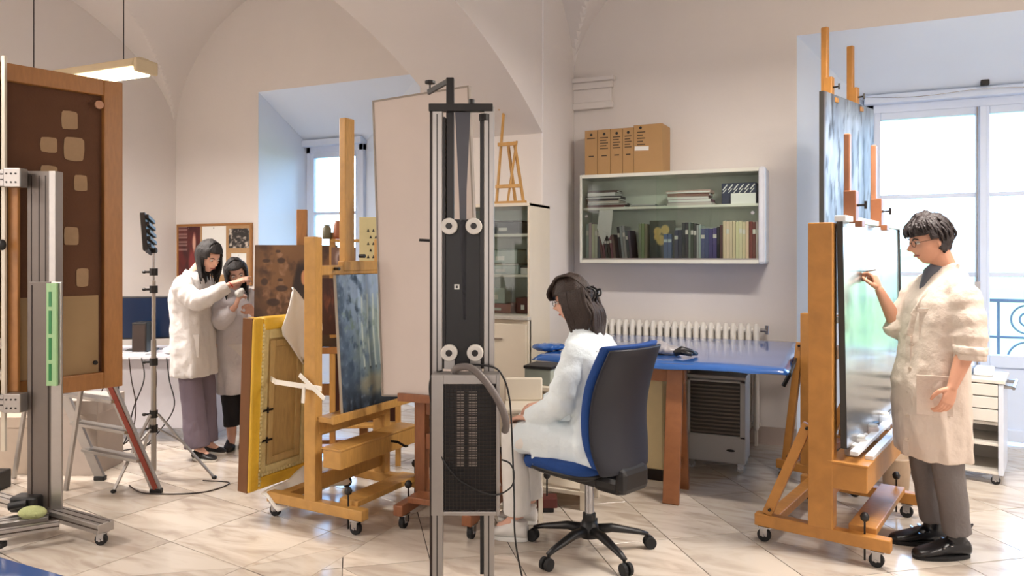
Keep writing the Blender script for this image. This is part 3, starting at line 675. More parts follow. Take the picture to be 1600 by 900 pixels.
# grille box
gx0, gx1, gz0, gz1 = P(679), P(781), Z(789), Z(578)
gb = one('lamp_housing', ALUD, S, box, gx0, -.10, gz0, gx1, -.03, gz1, bev=.004)
fx0, fx1, fz0, fz1 = P(697), P(776), Z(783), Z(592)
for a in ((gx0, gz0, fx0, gz1), (fx1, gz0, gx1, gz1), (fx0, gz0, fx1, fz0), (fx0, fz1, fx1, gz1)): one('front_rim', ALU, gb, box, a[0], -.125, a[1], a[2], -.1, a[3], bev=.002)
one('inner_plate', BLACK, gb, box, fx0, -.108, fz0, fx1, -.1001, fz1)
bm = new()
for k in range(14): x = fx0+.008+(fx1-fx0-.016)*k/13; box(bm, x-.0012, -.122, fz0, x+.0012, -.118, fz1)
for k in range(34): z = fz0+.006+(fz1-fz0-.012)*k/33; box(bm, fx0, -.118, z-.0012, fx1, -.115, z+.0012)
g_ = obj('grille_mesh', bm, mat('grille_grey', (58, 50, 46), .5, .3), gb); g_['kind'] = 'stuff'
for cx in (P(722), P(741)):
    bm = new()
    for k in range(30):
        z = Z(605)-(Z(605)-Z(715))*k/29; box(bm, cx-.016, -.1135, z-.003, cx+.016, -.109, z+.003)
    g_ = obj('lamp_fins', bm, mat('fin_grey', (150, 140, 132), .4, .5), gb); g_['kind'] = 'stuff'
bm = new(); ell(bm, (gx0-.001, -.065, Z(635)), .003, .02, .035); obj('warning_sticker', bm, mat('yellow_label', (214, 190, 40), .6), gb)
bm = new(); wire(bm, [(P(713), -.09, Z(577)), (P(718), -.10, Z(569)), (P(738), -.12, Z(568)), (P(762), -.15, Z(588)), (P(783), -.15, Z(622)), (P(791), -.13, Z(650)), (P(789), -.10, Z(664))], .0145, 10)
h_ = obj('flexible_hose', bm, mat('hose_grey', (112, 104, 100), .5, .2), S, smooth=True)
bm = new(); cyl(bm, (P(712), -.08, Z(582)), (P(712), -.08, Z(572)), .014, 12); obj('hose_fitting', bm, ALU, S)
bm = new(); wire(bm, [(P(693), -.05, Z(576)), (P(677), -.06, Z(584)), (P(674), -.07, Z(608)), (P(682), -.08, Z(650)), (P(690), -.115, Z(690)), (P(704), -.13, Z(716)), (P(728), -.14, Z(738)), (P(770), -.14, Z(756)), (P(797), -.12, Z(748)), (P(803), -.10, Z(730)), (P(797), -.08, Z(716)), (P(784), -.06, Z(712))], .0035)
obj('power_lead', bm, BLACK, S, smooth=True)
bm = new(); g0 = [(P(715), -.05, Z(566)), (P(768), -.05, Z(570)), (P(786), -.05, Z(586)), (P(796), -.05, Z(620)), (P(800), -.08, Z(680)), (P(803), -.12, Z(760)), (P(806), -.16, Z(830)), (.28, -.1, .10), (.33, -.2, .006), (.36, -.45, .005), (.42, -.9, .005)]
wire(bm, g0, .004); o = obj('electric_cable', bm, BLACK, smooth=True); tag(o, 'black electric cable falling from the grille box to the marble floor', 'cable', loc=C(-.199, 3.0), rz=TH)

# ================================================================ LARGE PAINTING REVERSE at left
fr = Vector((.637, .771)); rF = ang(.771, -.637)
bpn = thing('painting_reverse', 'huge brown wooden-framed painting seen from the back with pale canvas patches', 'painting', C(-2.44-.65*fr.x, 4.60-.65*fr.y, .72), rF)
BW = 1.30; BH = 1.89
CANB = mat('aged_canvas', (92, 60, 40), .9, var=.25, scale=4, bump=.3, bscale=80); LIN = mat('pale_linen', (156, 130, 96), .9, var=.1, scale=8)
for a in ((-BW/2, 0, -BW/2+.12, BH), (BW/2-.11, 0, BW/2, BH), (-BW/2+.12, 0, BW/2-.11, .10), (-BW/2+.12, BH-.10, BW/2-.11, BH)):
    one('frame_rail', BROWNW, bpn, box, -.05, a[0], a[1], .02, a[2], a[3], bev=.006)
one('back_canvas', CANB, bpn, box, -.03, -BW/2+.1, .08, -.02, BW/2-.1, BH-.08)
one('lower_canvas', LIN, bpn, box, -.021, -BW/2+.12, .10, -.014, BW/2-.13, .57)
for y, z, a, b in ((.36, 1.62, .09, .11), (.25, 1.46, .09, .09), (.385, 1.45, .11, .14), (-.06, 1.30, .12, .16), (.25, 1.29, .09, .10), (.42, 1.25, .075, .10), (.37, .93, .08, .11), (.43, .56+.12, .07, .11)):
    bm = new(); n_ = 12; r0 = [(y+a/2*math.copysign(abs(math.cos(t))**.35, math.cos(t))*(1+R.uniform(-.05, .05)), z+b/2*math.copysign(abs(math.sin(t))**.35, math.sin(t))*(1+R.uniform(-.05, .05))) for t in [2*PI*k/n_ for k in range(n_)]]
    loft(bm, [[Vector((-.021, p, q)) for p, q in r0], [Vector((-.014, p, q)) for p, q in r0]])
    obj('canvas_patch', bm, mat('patch_linen', (160, 132, 102), .9, var=.12, scale=30), bpn)
bm = new(); cyl(bm, (.018, BW/2-.14, BH-.16), (.03, BW/2-.14, BH-.16), .025, 16); obj('wax_seal', bm, mat('seal', (186, 140, 110), .6), bpn)
bm = new(); cyl(bm, (-.012, BW/2-.15, .16), (.0, BW/2-.15, .16), .013, 12); obj('nail_plate', bm, BLACKM, bpn)

# ================================================================ ALUMINIUM EASEL at left
AE = thing('metal_easel', 'grey aluminium profile easel on casters at the left edge', 'easel', C(-2.63, 4.12), ang(1, -.0))
def PX(px, Y=4.12): return (px-800)/1150*Y+2.63
def PZ(py, Y=4.12): return CAMZ-(py-400)/1150*Y
COLM = mat('column_grey', (116, 108, 102), .45, .5)
one('column', COLM, AE, box, PX(46), -.02, .12, PX(80), .04, PZ(268), bev=.003)
one('column_edge', ALU, AE, box, PX(81), -.03, .12, PX(92), .04, PZ(268), bev=.003)
one('lower_column', COLM, AE, box, PX(50), -.04, .12, PX(86), -.021, PZ(440), bev=.003)
one('lower_column', ALU, AE, box, PX(87), -.045, .12, PX(104), -.031, PZ(440), bev=.003)
for px in (52, 64, 74): one('column_groove', DARKBR, AE, box, PX(px), -.0215 if px != 64 else -.021, PZ(440), PX(px+1.6), -.0195, PZ(275))
for px in (56, 82): one('column_groove', DARKBR, AE, box, PX(px), -.042, .14, PX(px+2), -.0395, PZ(445))
for py0, py1 in ((268, 294), (612, 638)):
    one('arm_rail', ALU, AE, box, PX(-60), -.10, PZ(py1), PX(28), -.05, PZ(py0), bev=.004)
    for q in (.3, .62): one('rail_groove', DARKBR, AE, box, PX(-58), -.102, PZ(py0+(py1-py0)*q), PX(24), -.0995, PZ(py0+(py1-py0)*q-1.6))
    k = one('bracket_plate', ALU, AE, box, PX(26), -.11, PZ(py1+1), PX(52), -.045, PZ(py0-2), bev=.004)
    bm = new()
    for a in (31, 38, 45):
        for b in (.25, .75): z = PZ(py0+(py1-py0)*b); cyl(bm, (PX(a), -.113, z), (PX(a), -.109, z), .005, 8)
    obj('bracket_screw', bm, BLACKM, k)
for a, b in ((4, 11), (16, 22)): one('vertical_rod', mat('rod_cream', (206, 198, 182), .4, .2), AE, box, PX(a), -.075, PZ(700), PX(b), -.055, PZ(92), bev=.003)
one('top_cap', ALU, AE, box, PX(-20), -.08, PZ(128), PX(8), -.05, PZ(120))
bm = new(); ell(bm, (PX(23), -.10, PZ(383)), .018, .02, .03); cyl(bm, (PX(23), -.08, PZ(383)), (PX(23), -.1, PZ(383)), .008); obj('locking_knob', bm, BLACK, AE, smooth=True)
# base: profile rails
def rail(p, q, w_=.09, h_=.05, nm='base_rail'):
    bm = new(); bar(bm, p, q, w_, h_); o = obj(nm, bm, ALU, AE, bev=.003)
    d = (Vector(q)-Vector(p)).normalized(); a, b = frame3(d)
    for s in (-.02, .02):
        bm = new(); bar(bm, Vector(p)+a*s+b*(h_/2), Vector(q)+a*s+b*(h_/2), .006, .003); obj('rail_groove', bm, DARKBR, o)
    bm = new(); bar(bm, Vector(p)-a*(w_/2+.0005)*(1 if a.y > 0 else -1), Vector(q)-a*(w_/2+.0005)*(1 if a.y > 0 else -1), .003, .006); obj('rail_groove', bm, DARKBR, o)
rail((-.05, .05, .10), (.49, -.24, .10)); rail((-.55, -.46, .10), (.10, -.10, .10), .12); rail((-.7, .38, .10), (-.02, .02, .10), .07); rail((-.55, -.62, .10), (.22, -.20, .10), .05, .04)
for x, y in ((.46, -.22), (-.50, -.48), (-.65, .34)): caster(AE, x, y, .075, r=.03)
one('clamp_block', BLACK, AE, box, -.12, -.10, .125, .03, .0, .21, bev=.012); bm = new(); cyl(bm, (-.1, -.13, .17), (-.02, -.1, .18), .02); obj('clamp_lever', bm, BLACK, AE)
one('foot_pad', BLACK, AE, box, -.10, -.36, .03, .02, -.31, .06, bev=.006)
bm = new(); ell(bm, (.05, -.16, .15), .075, .045, .035); o = obj('sponge', bm, mat('green_sponge', (176, 184, 130), .9, var=.2, scale=30, bump=.6), smooth=True, bev=0)
tag(o, 'pale green sponge lying on the base of the metal easel', 'sponge'); o.location = C(-2.63, 4.12); o.rotation_euler = (0, 0, TH)
# green spirit level fixed to the column
lv = thing('spirit_level', 'green spirit level strapped upright to the metal easel column', 'level', C(-2.63, 4.12), TH)
one('body', mat('level_green', (150, 190, 140), .4), lv, box, PX(83), -.062, PZ(600), PX(99), -.046, PZ(442), bev=.002)
for a, b in ((455, 478), (484, 520), (526, 560), (566, 592)): one('vial', mat('level_dark', (30, 120, 60), .3), lv, box, PX(87), -.064, PZ(b), PX(91.5), -.0615, PZ(a))
# framed picture held by the metal easel
gf = thing('framed_picture', 'dark gilt framed picture reverse clamped in the metal easel, cut by the left edge', 'painting', C(-2.63, 4.12), TH)
one('picture_board', mat('board_brown', (84, 50, 32), .8, var=.2), gf, box, PX(-70), -.045, PZ(600), PX(18), -.03, PZ(130))
one('frame_stile', BROWNW, gf, box, PX(20), -.044, PZ(610), PX(36), -.022, PZ(290), bev=.004)
one('lower_board', mat('board_tan', (140, 108, 66), .7, var=.2), gf, box, PX(-70), -.050, PZ(612), PX(16), -.0455, PZ(470), bev=.003)
bm = new(); bar(bm, (PX(-10), -.056, PZ(575)), (PX(14), -.056, PZ(528)), .006, .03, Vector((0, 0, 1))); bar(bm, (PX(-10), -.056, PZ(540)), (PX(14), -.056, PZ(590)), .006, .03, Vector((0, 0, 1))); obj('tape_cross', bm, TAPE, gf)
one('hook', BLACK, gf, box, PX(-4), -.07, PZ(580), PX(8), -.052, PZ(546), bev=.006)
# ================================================================ OFFICE CHAIR (local +x = facing)
def office_chair(loc, rz):
    t = thing('office_chair', 'blue office chair with black back shell and five-star base, woman seated on it', 'chair', loc, rz)
    def hull(name, m, xs, wfn, z0, z1, th, bend, par, off=0):
        bm = new(); nu, nv = 14, 18; F, B = [], []
        for j in range(nv+1):
            v = j/nv; z = z0+(z1-z0)*v; wd = wfn(v); f, b = [], []
            for i in range(nu+1):
                u = -1+2*i/nu; x = xs(v)+bend*u*u+off
                e = (1-max(0, abs(u)-.8)/.2*.35); zz = z
                f.append(bm.verts.new((x+th/2*e, u*wd, zz))); b.append(bm.verts.new((x-th/2*e, u*wd, zz)))
            F.append(f); B.append(b)
        for j in range(nv):
            for i in range(nu):
                bm.faces.new((F[j][i], F[j][i+1], F[j+1][i+1], F[j+1][i])); bm.faces.new((B[j][i], B[j+1][i], B[j+1][i+1], B[j][i+1]))
            bm.faces.new((F[j][0], F[j+1][0], B[j+1][0], B[j][0])); bm.faces.new((F[j][-1], B[j][-1], B[j+1][-1], F[j+1][-1]))
        for i in range(nu):
            bm.faces.new((F[0][i], B[0][i], B[0][i+1], F[0][i+1])); bm.faces.new((F[-1][i], F[-1][i+1], B[-1][i+1], B[-1][i]))
        return obj(name, bm, m, par, bev=.008, smooth=True)
    xs = lambda v: -.235+.05*math.sin(v*PI)*1.0-.07*v*v
    wf = lambda v: .235*(1-.18*max(0, 1-v*3.5)**2-.10*max(0, v-.7)/.3)
    hull('backrest', BLUEF, xs, wf, .50, 1.10, .055, .045, t)
    hull('back_shell', mat('shell_black', (23, 25, 36), .5), xs, lambda v: wf(v)*.97, .47, 1.085, .03, .045, t, -.035)
    bm = new(); n = 40
    def so(a, s): c_, s_ = math.cos(a), math.sin(a); return Vector((.075+.25*s*math.copysign(abs(c_)**.55, c_), .24*s*math.copysign(abs(s_)**.55, s_), 0))
    rings = [[so(2*PI*k/n, s)+Vector((0, 0, z-(.02 if so(2*PI*k/n, 1).x > .22 else 0))) for k in range(n)] for s, z in ((.88, .445), (.97, .455), (1.0, .478), (.97, .50), (.88, .51), (.5, .505), (.1, .50))]
    loft(bm, rings); obj('seat', bm, BLUEF, t, smooth=True)
    bm = new(); rings = [[so(2*PI*k/n, s)+Vector((0, 0, z)) for k in range(n)] for s, z in ((.5, .405), (.8, .415), (.93, .435), (.95, .452))]; loft(bm, rings); obj('seat_pan', bm, BLACK, t, smooth=True)
    one('mechanism', BLACK, t, box, -.14, -.09, .37, .12, .09, .42, bev=.015)
    one('back_bracket', BLACK, t, box, -.27, -.10, .36, -.10, .10, .45, bev=.03)
    one('back_bracket', BLACK, t, box, -.30, -.11, .37, -.24, .11, .50, bev=.03)
    bm = new(); wire(bm, [(.02, -.09, .40), (.03, -.19, .385), (.05, -.25, .375)], .009); obj('adjusting_lever', bm, BLACK, t, smooth=True)
    one('gas_lift', STEEL, t, cyl, (0, 0, .16), (0, 0, .38), .024, 18); one('column_sleeve', BLACK, t, cyl, (0, 0, .08), (0, 0, .20), .034, 18)
    bm = new(); lathe(bm, [(.02, .07), (.05, .08), (.055, .12), (.036, .165), (.02, .17)], 20); obj('hub', bm, BLACK, t, smooth=True)
    for k in range(5):
        a = 2*PI*k/5+math.radians(18); d = Vector((math.cos(a), math.sin(a), 0)); bm = new()
        limb(bm, [d*.03+Vector((0, 0, .115)), d*.12+Vector((0, 0, .118)), d*.27+Vector((0, 0, .088)), d*.315+Vector((0, 0, .074))], [.03, .026, .019, .014], [.026, .022, .013, .010], side=(-d.y, d.x, 0), seg=10)
        lg = obj('leg', bm, BLACK, t, smooth=True)
        bm = new(); cyl(bm, d*.31+Vector((0, 0, .04)), d*.31+Vector((0, 0, .08)), .008, 8); s = Vector((-d.y, d.x, 0)); c_ = d*.325+Vector((0, 0, .031))
        ca = obj('caster', bm, BLACK, lg)
        # twin wheels kept with their caster leg
        bm = new(); cyl(bm, c_-s*.026, c_-s*.006, .031, 18); cyl(bm, c_+s*.006, c_+s*.026, .031, 18); cyl(bm, c_-s*.008, c_+s*.008, .012, 8); obj('wheel', bm, RUBBER, lg, bev=.003)
    return t
CH = C(.40, 3.81); CHR = ang(-.70, .71)
office_chair(CH, CHR)

# ================================================================ BLUE WORK TABLE on trestles (room axes)
TZ = .86
tb = thing('work_table', 'large work table covered in glossy blue vinyl standing before the radiator', 'table', (-1.05, 5.35, 0))
one('tabletop', mat('board_edge', (120, 110, 100), .6), tb, box, -.80, -.72, TZ-.035, .76, .80, TZ-.004)
bm = new(); nx, ny = 50, 30; vs = []
for i in range(nx+1):
    row = []
    for j in range(ny+1):
        x = -.83+1.62*i/nx; y = -.76+1.58*j/ny; e = min(i, nx-i, j, ny-j)
        z = TZ+.003+.0035*noise.noise(Vector((x*3, y*3, 0)))-(0 if e > 1 else (.03+.02*abs(noise.noise(Vector((x*6, y*6, 1)))) if e == 0 else .002))
        row.append(bm.verts.new((x+(.01*math.sin(y*9) if e == 0 else 0), y, z)))
    vs.append(row)
for i in range(nx):
    for j in range(ny): bm.faces.new((vs[i][j], vs[i+1][j], vs[i+1][j+1], vs[i][j+1]))
o = obj('vinyl_cover', bm, BLUE, tb, smooth=True); s = o.modifiers.new('s', 'SOLIDIFY'); s.thickness = .003; s.offset = 1
bm = new(); bar(bm, (.795, -.72, TZ-.03), (.795, .2, TZ-.02), .012, .02); bar(bm, (.79, -.75, TZ-.03), (.76, -.78, TZ-.09), .014, .02); obj('edge_clip', bm, BLACK, tb)
def trestle(label, loc, rz=0):
    t = thing('trestle', label, 'trestle', loc, rz, 'trestles under the blue table')
    H_ = TZ-.04
    one('top_beam', TRESTW, t, box, -.42, -.035, H_-.09, .42, .035, H_-.0, bev=.004)
    for x in (-.36, .36):
        for s in (-1, 1):
            bm = new(); bar(bm, (x, s*.03, H_-.01), (x+.0, s*.17, 0), .10, .04, Vector((0, 1, 0))); obj('leg', bm, TRESTW, t, bev=.004)
        bm = new(); bar(bm, (x, -.13, .19), (x, .13, .19), .03, .07, Vector((0, 0, 1))); obj('stretcher', bm, TRESTW, t, bev=.003)
trestle('wooden trestle carrying the front edge of the blue table', (-1.30, 4.72, 0)); trestle('wooden trestle carrying the back edge of the blue table by the radiator', (-1.30, 5.94, 0))
# bundle on table
def lump(name, label, cat, loc, pts, m, rz=0, vox=.008, na=.01, ns=30):
    bm = new()
    for (x, y, z, a, b, c_) in pts: ell(bm, (x, y, z), a, b, c_)
    o = obj(name, bm, m, smooth=True); fuse(o, vox, 1, na, ns); tag(o, label, cat, loc=loc, rz=rz); return o
lump('plastic_bag', 'grey crumpled plastic bag lying on the blue table behind the chair', 'bag', C(.94, 4.95, TZ+.0), [(-.10, 0, .04, .10, .07, .04), (.02, .02, .05, .11, .08, .05), (.12, 0, .035, .08, .06, .035)], mat('bag_grey', (160, 156, 158), .35, var=.2, scale=20), TH)
bm = new(); limb(bm, [(0, 0, .03), (.05, .01, .05), (.11, .02, .035), (.16, .06, .02)], [.02, .028, .022, .012]); limb(bm, [(.04, 0, .04), (.10, -.05, .03)], [.02, .012])
o = obj('hand_tool', bm, BLACK, smooth=True); tag(o, 'small black and blue hand tool resting on the blue table beside the bag', 'tool', loc=C(1.06, 4.80, TZ+.004), rz=TH)
lump('blue_cloth', 'blue folded cloth at the far left corner of the blue table', 'cloth', C(.24, 5.18, TZ+.008), [(0, 0, .02, .10, .07, .03), (.06, .03, .02, .08, .06, .025)], BLUE, TH)

# ================================================================ RADIATORS
def radiator(label, loc, n, h, pitch=.06):
    t = thing('radiator', label, 'radiator', loc)
    RW = mat('radiator_enamel', (228, 224, 216), .35, var=.02); first = None
    bm = new()
    limb(bm, [(0, -.0, .0), (0, 0, .03), (0, 0, h-.03), (0, 0, h)], [.014, .024, .024, .012], [.03, .055, .055, .03], side=(1, 0, 0), seg=12)
    f = obj('section', bm, RW, t, smooth=True); f.location = (0, 0, .12)
    for k in range(1, n): g = f.copy(); COL.objects.link(g); g.parent = t; g.location = (pitch*k, 0, .12)
    for z in (.17, .12+h-.05):
        bm = new(); cyl(bm, (-.03, 0, z), (pitch*(n-1)+.03, 0, z), .02, 10); obj('header_pipe', bm, RW, t)
    bm = new(); cyl(bm, (pitch*(n-1)+.03, 0, .12+h-.05), (pitch*(n-1)+.08, 0, .12+h-.05), .016, 10); cyl(bm, (pitch*(n-1)+.08, 0, .12+h-.08), (pitch*(n-1)+.08, 0, .12+h-.01), .016, 10); obj('valve', bm, STEEL, t)
    for x in (0, pitch*(n-1)): one('foot', RW, t, box, x-.01, -.03, 0, x+.01, .03, .13)
radiator('long cream column radiator on the wall behind the blue table', (-1.86, WN-.09, 0), 22, .86)
radiator('cream column radiator below the cork board, between the two women', (-6.75, WN-.09, 0), 13, .82)

# ================================================================ GAS HEATER
gh = thing('gas_heater', 'grey cabinet heater on casters with a dark slatted front under the blue table', 'heater', (-.79, 5.50, 0))
HG = mat('heater_grey', (172, 172, 172), .4, var=.03)
one('body', HG, gh, box, -.20, -.12, .06, .20, .17, .66, bev=.01); one('top_cover', HG, gh, box, -.205, -.125, .655, .205, .175, .68, bev=.008)
one('front_recess', mat('heater_dark', (52, 46, 42), .6), gh, box, -.18, -.128, .26, .165, -.1195, .635)
for k in range(13): one('slat', mat('slat_grey', (96, 88, 80), .4, .4), gh, box, -.178, -.136, .272+k*.0275, .163, -.1285, .285+k*.0275, bev=.001)
for a in ((-.20, .245, -.18, .65), (.165, .245, .20, .65), (-.20, .635, .20, .65), (-.20, .245, .20, .262)): one('front_trim', HG, gh, box, a[0], -.140, a[1], a[2], -.118, a[3], bev=.003)
bm = new(); ell(bm, (.10, -.121, .155), .03, .004, .009); obj('badge', bm, BLACKM, gh)
for x in (-.17, .17):
    for y in (-.09, .14): caster(gh, x, y, .065, HG, r=.024)

# ================================================================ CREAM CABINETS under the table
cb = thing('filing_cabinet', 'low cream cabinet with flat doors under the blue table, behind the office chair', 'cabinet', (-1.42, 5.14, 0))
YC = mat('cream_yellow', (222, 204, 156), .45)
one('body', YC, cb, box, -.36, -.24, .10, .36, .26, .72, bev=.005)
for x0, x1 in ((-.355, -.003), (.003, .355)): d_ = one('door', YC, cb, box, x0, -.256, .11, x1, -.24, .71, bev=.004); one('handle', STEEL, d_, box, (x0+x1)/2-.05, -.268, .62, (x0+x1)/2+.05, -.256, .63)
one('plinth_rail', CREAM, cb, box, -.38, -.30, .0, .38, -.27, .035); one('plinth', DARKBR, cb, box, -.34, -.2, 0, .34, .24, .10)
ct = thing('trolley', 'small cream open-shelf trolley behind the seated woman\'s legs', 'trolley', (-1.60, 4.36, 0))
for x in (-.20, .20):
    for y in (-.13, .13): one('post', CREAM, ct, box, x-.018, y-.018, .0, x+.018, y+.018, .70, bev=.003)
for z in (.09, .40, .70): one('shelf', CREAM, ct, box, -.225, -.155, z, .225, .155, z+.025, bev=.003)
sbx = thing('storage_box', 'grey-green plastic box with a black rim on the cream trolley', 'box', (-1.71, 4.36, .725)); one('body', mat('grey_green', (150, 158, 148), .5), sbx, box, -.09, -.1, 0, .09, .1, .10, bev=.008); one('rim', BLACK, sbx, box, -.095, -.105, .10, .095, .105, .118, bev=.003)
pd_ = thing('work_table', 'small cream side table by the hands of the seated woman', 'table', C(.055, 4.36), TH)
one('top', CREAM, pd_, box, -.10, -.14, .62, .13, .14, .65, bev=.008); one('top_edge', CREAM, pd_, box, -.10, .11, .65, .13, .14, .79, bev=.01)
for x in (-.08, .11):
    for y in (-.12, .12): one('leg', CREAM, pd_, box, x-.012, y-.012, 0, x+.012, y+.012, .62)
# small dark red stool casters / box near feet
sc_ = thing('easel_foot', 'dark reddish wooden block with a levelling screw behind the seated woman\'s feet', 'block', C(.20, 4.42), TH)
one('block', mat('dark_red_wood', (84, 34, 28), .5), sc_, box, -.05, -.05, .03, .07, .05, .09, bev=.006); one('base', BLACK, sc_, box, -.03, -.03, 0, .05, .03, .03, bev=.004); knob(sc_, .01, 0, .09, .20)

# ================================================================ WALL CABINET WITH BOOKS
CX0, CX1, CY0, CY1, CZ0, CZ1, SHZ = -2.03, -.51, 6.03, WN, 1.47, 2.225, 1.945
wc = thing('wall_cabinet', 'white glass-fronted wall cabinet full of books above the blue table', 'cabinet', (CX0, CY0, CZ0))
w_, d_, h_ = CX1-CX0, CY1-CY0, CZ1-CZ0
CABI = mat('cabinet_white', (226, 226, 214), .4, var=.02)
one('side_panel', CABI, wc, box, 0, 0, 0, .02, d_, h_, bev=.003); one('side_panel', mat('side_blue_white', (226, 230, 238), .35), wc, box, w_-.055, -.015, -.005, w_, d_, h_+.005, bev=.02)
one('bottom_panel', CABI, wc, box, .02, 0, 0, w_-.05, d_, .03, bev=.003); one('top_panel', CABI, wc, box, .02, 0, h_-.03, w_-.05, d_, h_, bev=.003)
one('back_panel', mat('cabinet_back', (206, 212, 200), .5), wc, box, .02, d_-.012, .03, w_-.05, d_-.001, h_-.03); one('shelf', CABI, wc, box, .02, .035, SHZ-CZ0-.022, w_-.05, d_-.012, SHZ-CZ0, bev=.002)
one('door_track', ALU, wc, box, .02, .0, .03, w_-.05, .03, .042)
g1 = one('glass_door', GLASSC, wc, box, .022, .008, .042, .022+(w_-.07)*.56, .012, h_-.032); g2 = one('glass_door', GLASSC, wc, box, .022+(w_-.07)*.44, .018, .042, w_-.052, .022, h_-.032)
one('finger_pull', STEEL, g1, cyl, (.06, .005, .40), (.06, .008, .40), .014, 14); one('finger_pull', STEEL, g2, cyl, (w_-.10, .015, .40), (w_-.10, .018, .40), .014, 14)
BM = {}
def bmat(c):
    k = 'book_%d_%d_%d' % c
    return mat(k, c, .55, var=.06)
def book(x, z, w_b, h_b, d_b, c, label, group, lean=0, y=None, band=None, name='book'):
    t = thing(name, label, 'book', (x, (y or CY0+.06), z), 0, group); t.rotation_euler = (0, lean, 0)
    one('cover', bmat(c), t, box, 0, 0, 0, w_b, d_b, h_b, bev=.0015)
    one('page_block', PAPER, t, box, .002, .008, h_b-.0005, w_b-.002, d_b, h_b+.0015)
    if band: one('spine_band', bmat(band), t, box, .001, -.0008, h_b*.68, w_b-.001, .0, h_b*.80)
ORD = ['first', 'second', 'third', 'fourth', 'fifth', 'sixth', 'seventh', 'eighth', 'ninth', 'tenth', 'eleventh', 'twelfth']
LZ = CZ0+.031
def run(x, items, tag_, group, lean=0):
    for i, (n, w_b, h_b, c, nm) in enumerate(items):
        for k in range(n):
            pass
    seq = [(w_b, h_b*(1+R.uniform(-.02, .02)), tuple(max(0, min(255, v+R.randint(-10, 10))) for v in c), nm) for n, w_b, h_b, c, nm in items for _ in range(n)]
    for i, (w_b, h_b, c, nm) in enumerate(seq):
        book(x, LZ, w_b, h_b, .20, c, '%s book, %s from left in %s, bottom shelf' % (nm, ORD[i], tag_), group, lean, band=(214, 210, 200) if R.random() < .5 else None)
        x += w_b+.0015
    return x
x = CX0+.035
x = run(x, ((2, .026, .31, (172, 172, 160), 'pale grey-green'), (2, .024, .30, (196, 190, 176), 'beige'), (1, .02, .29, (52, 50, 54), 'charcoal')), 'the leftmost pale group', 'books at the left end of the lower shelf')
x = run(x+.012, ((2, .02, .20, (90, 28, 34), 'dark red'), (2, .022, .20, (34, 28, 30), 'black'), (2, .02, .21, (120, 84, 84), 'dusty pink')), 'short group behind hanging paper', 'books behind the hanging paper', -.12)
x = run(x+.03, ((1, .02, .28, (40, 44, 52), 'dark slate'), (2, .022, .28, (150, 152, 148), 'grey'), (2, .02, .25, (84, 82, 84), 'dark grey')), 'the leaning grey group', 'leaning grey books on the lower shelf', -.10)
x = run(x+.05, ((3, .024, .30, (124, 126, 98), 'olive green'),), 'olive group beside fruit book', 'olive books on the lower shelf')
fx = x+.004
def fruit(u, v):
    c = mixc((38, 44, 40), (60, 66, 50), v)
    for cx, cy, r in ((.32, .72, .17), (.62, .76, .19), (.45, .50, .20), (.28, .58, .12)): c = mixc(c, (206, 172, 96), min(1, blob(u, v, cx, cy, r, r*.75)*2.5))
    return c
fbk = thing('picture_book', 'dark green book showing yellow fruits on its cover, facing out of the lower shelf', 'book', (fx+.11, CY0+.10, LZ)); one('cover', bmat((38, 44, 40)), fbk, box, -.105, .002, 0, .105, .03, .325)
p_ = pic('cover_picture', .21, .325, 30, 40, fruit, fbk); p_.rotation_euler = (0, 0, -PI/2); p_.location = (0, .001, 0)
for i in range(2): book(fx+.13+i*.035, LZ, .032, .21, .03, (58, 88, 140), 'small blue book with pale spine band, %s of the two before the fruit book' % ('left' if i == 0 else 'right'), 'small blue books', y=CY0+.065, band=(200, 214, 224))
x = run(fx+.22, ((2, .03, .24, (32, 40, 66), 'navy'), (2, .024, .30, (34, 40, 40), 'black-green'), (1, .018, .30, (110, 112, 112), 'grey'), (2, .022, .295, (52, 60, 54), 'dark green'), (2, .016, .28, (168, 168, 172), 'pale grey')), 'dark run past fruit book', 'dark books in the middle of the lower shelf')
x = run(x, ((4, .03, .255, (78, 82, 122), 'violet-blue'),), 'the violet-blue set', 'violet-blue set on the lower shelf')
x = run(x, ((1, .022, .26, (30, 30, 34), 'black'), (1, .02, .28, (96, 60, 58), 'maroon')), 'dark pair before cream series', 'dark pair on the lower shelf')
x = run(x+.002, ((8, .0235, .305, (214, 190, 166), 'slim cream'),), 'the cream series', 'cream series on the lower shelf')
x = run(x+.002, ((2, .024, .30, (112, 52, 40), 'red-brown'), (1, .022, .30, (214, 208, 200), 'white'), (1, .022, .29, (34, 32, 34), 'black')), 'the rightmost group', 'books at the right end of the lower shelf')
# hanging paper
bm = new(); r0 = [bm.verts.new(p) for p in ((0, 0, .30), (.12, 0, .30), (.105, -.004, .10), (.085, -.004, .05), (.07, -.004, .10), (.03, -.004, .0), (-.02, 0, .15))]; bm.faces.new(r0)
o = obj('paper_sheet', bm, PAPER); s = o.modifiers.new('s', 'SOLIDIFY'); s.thickness = .001; tag(o, 'torn white paper sheet hanging in front of the short books', 'paper', loc=(CX0+.165, CY0+.035, LZ+.12))
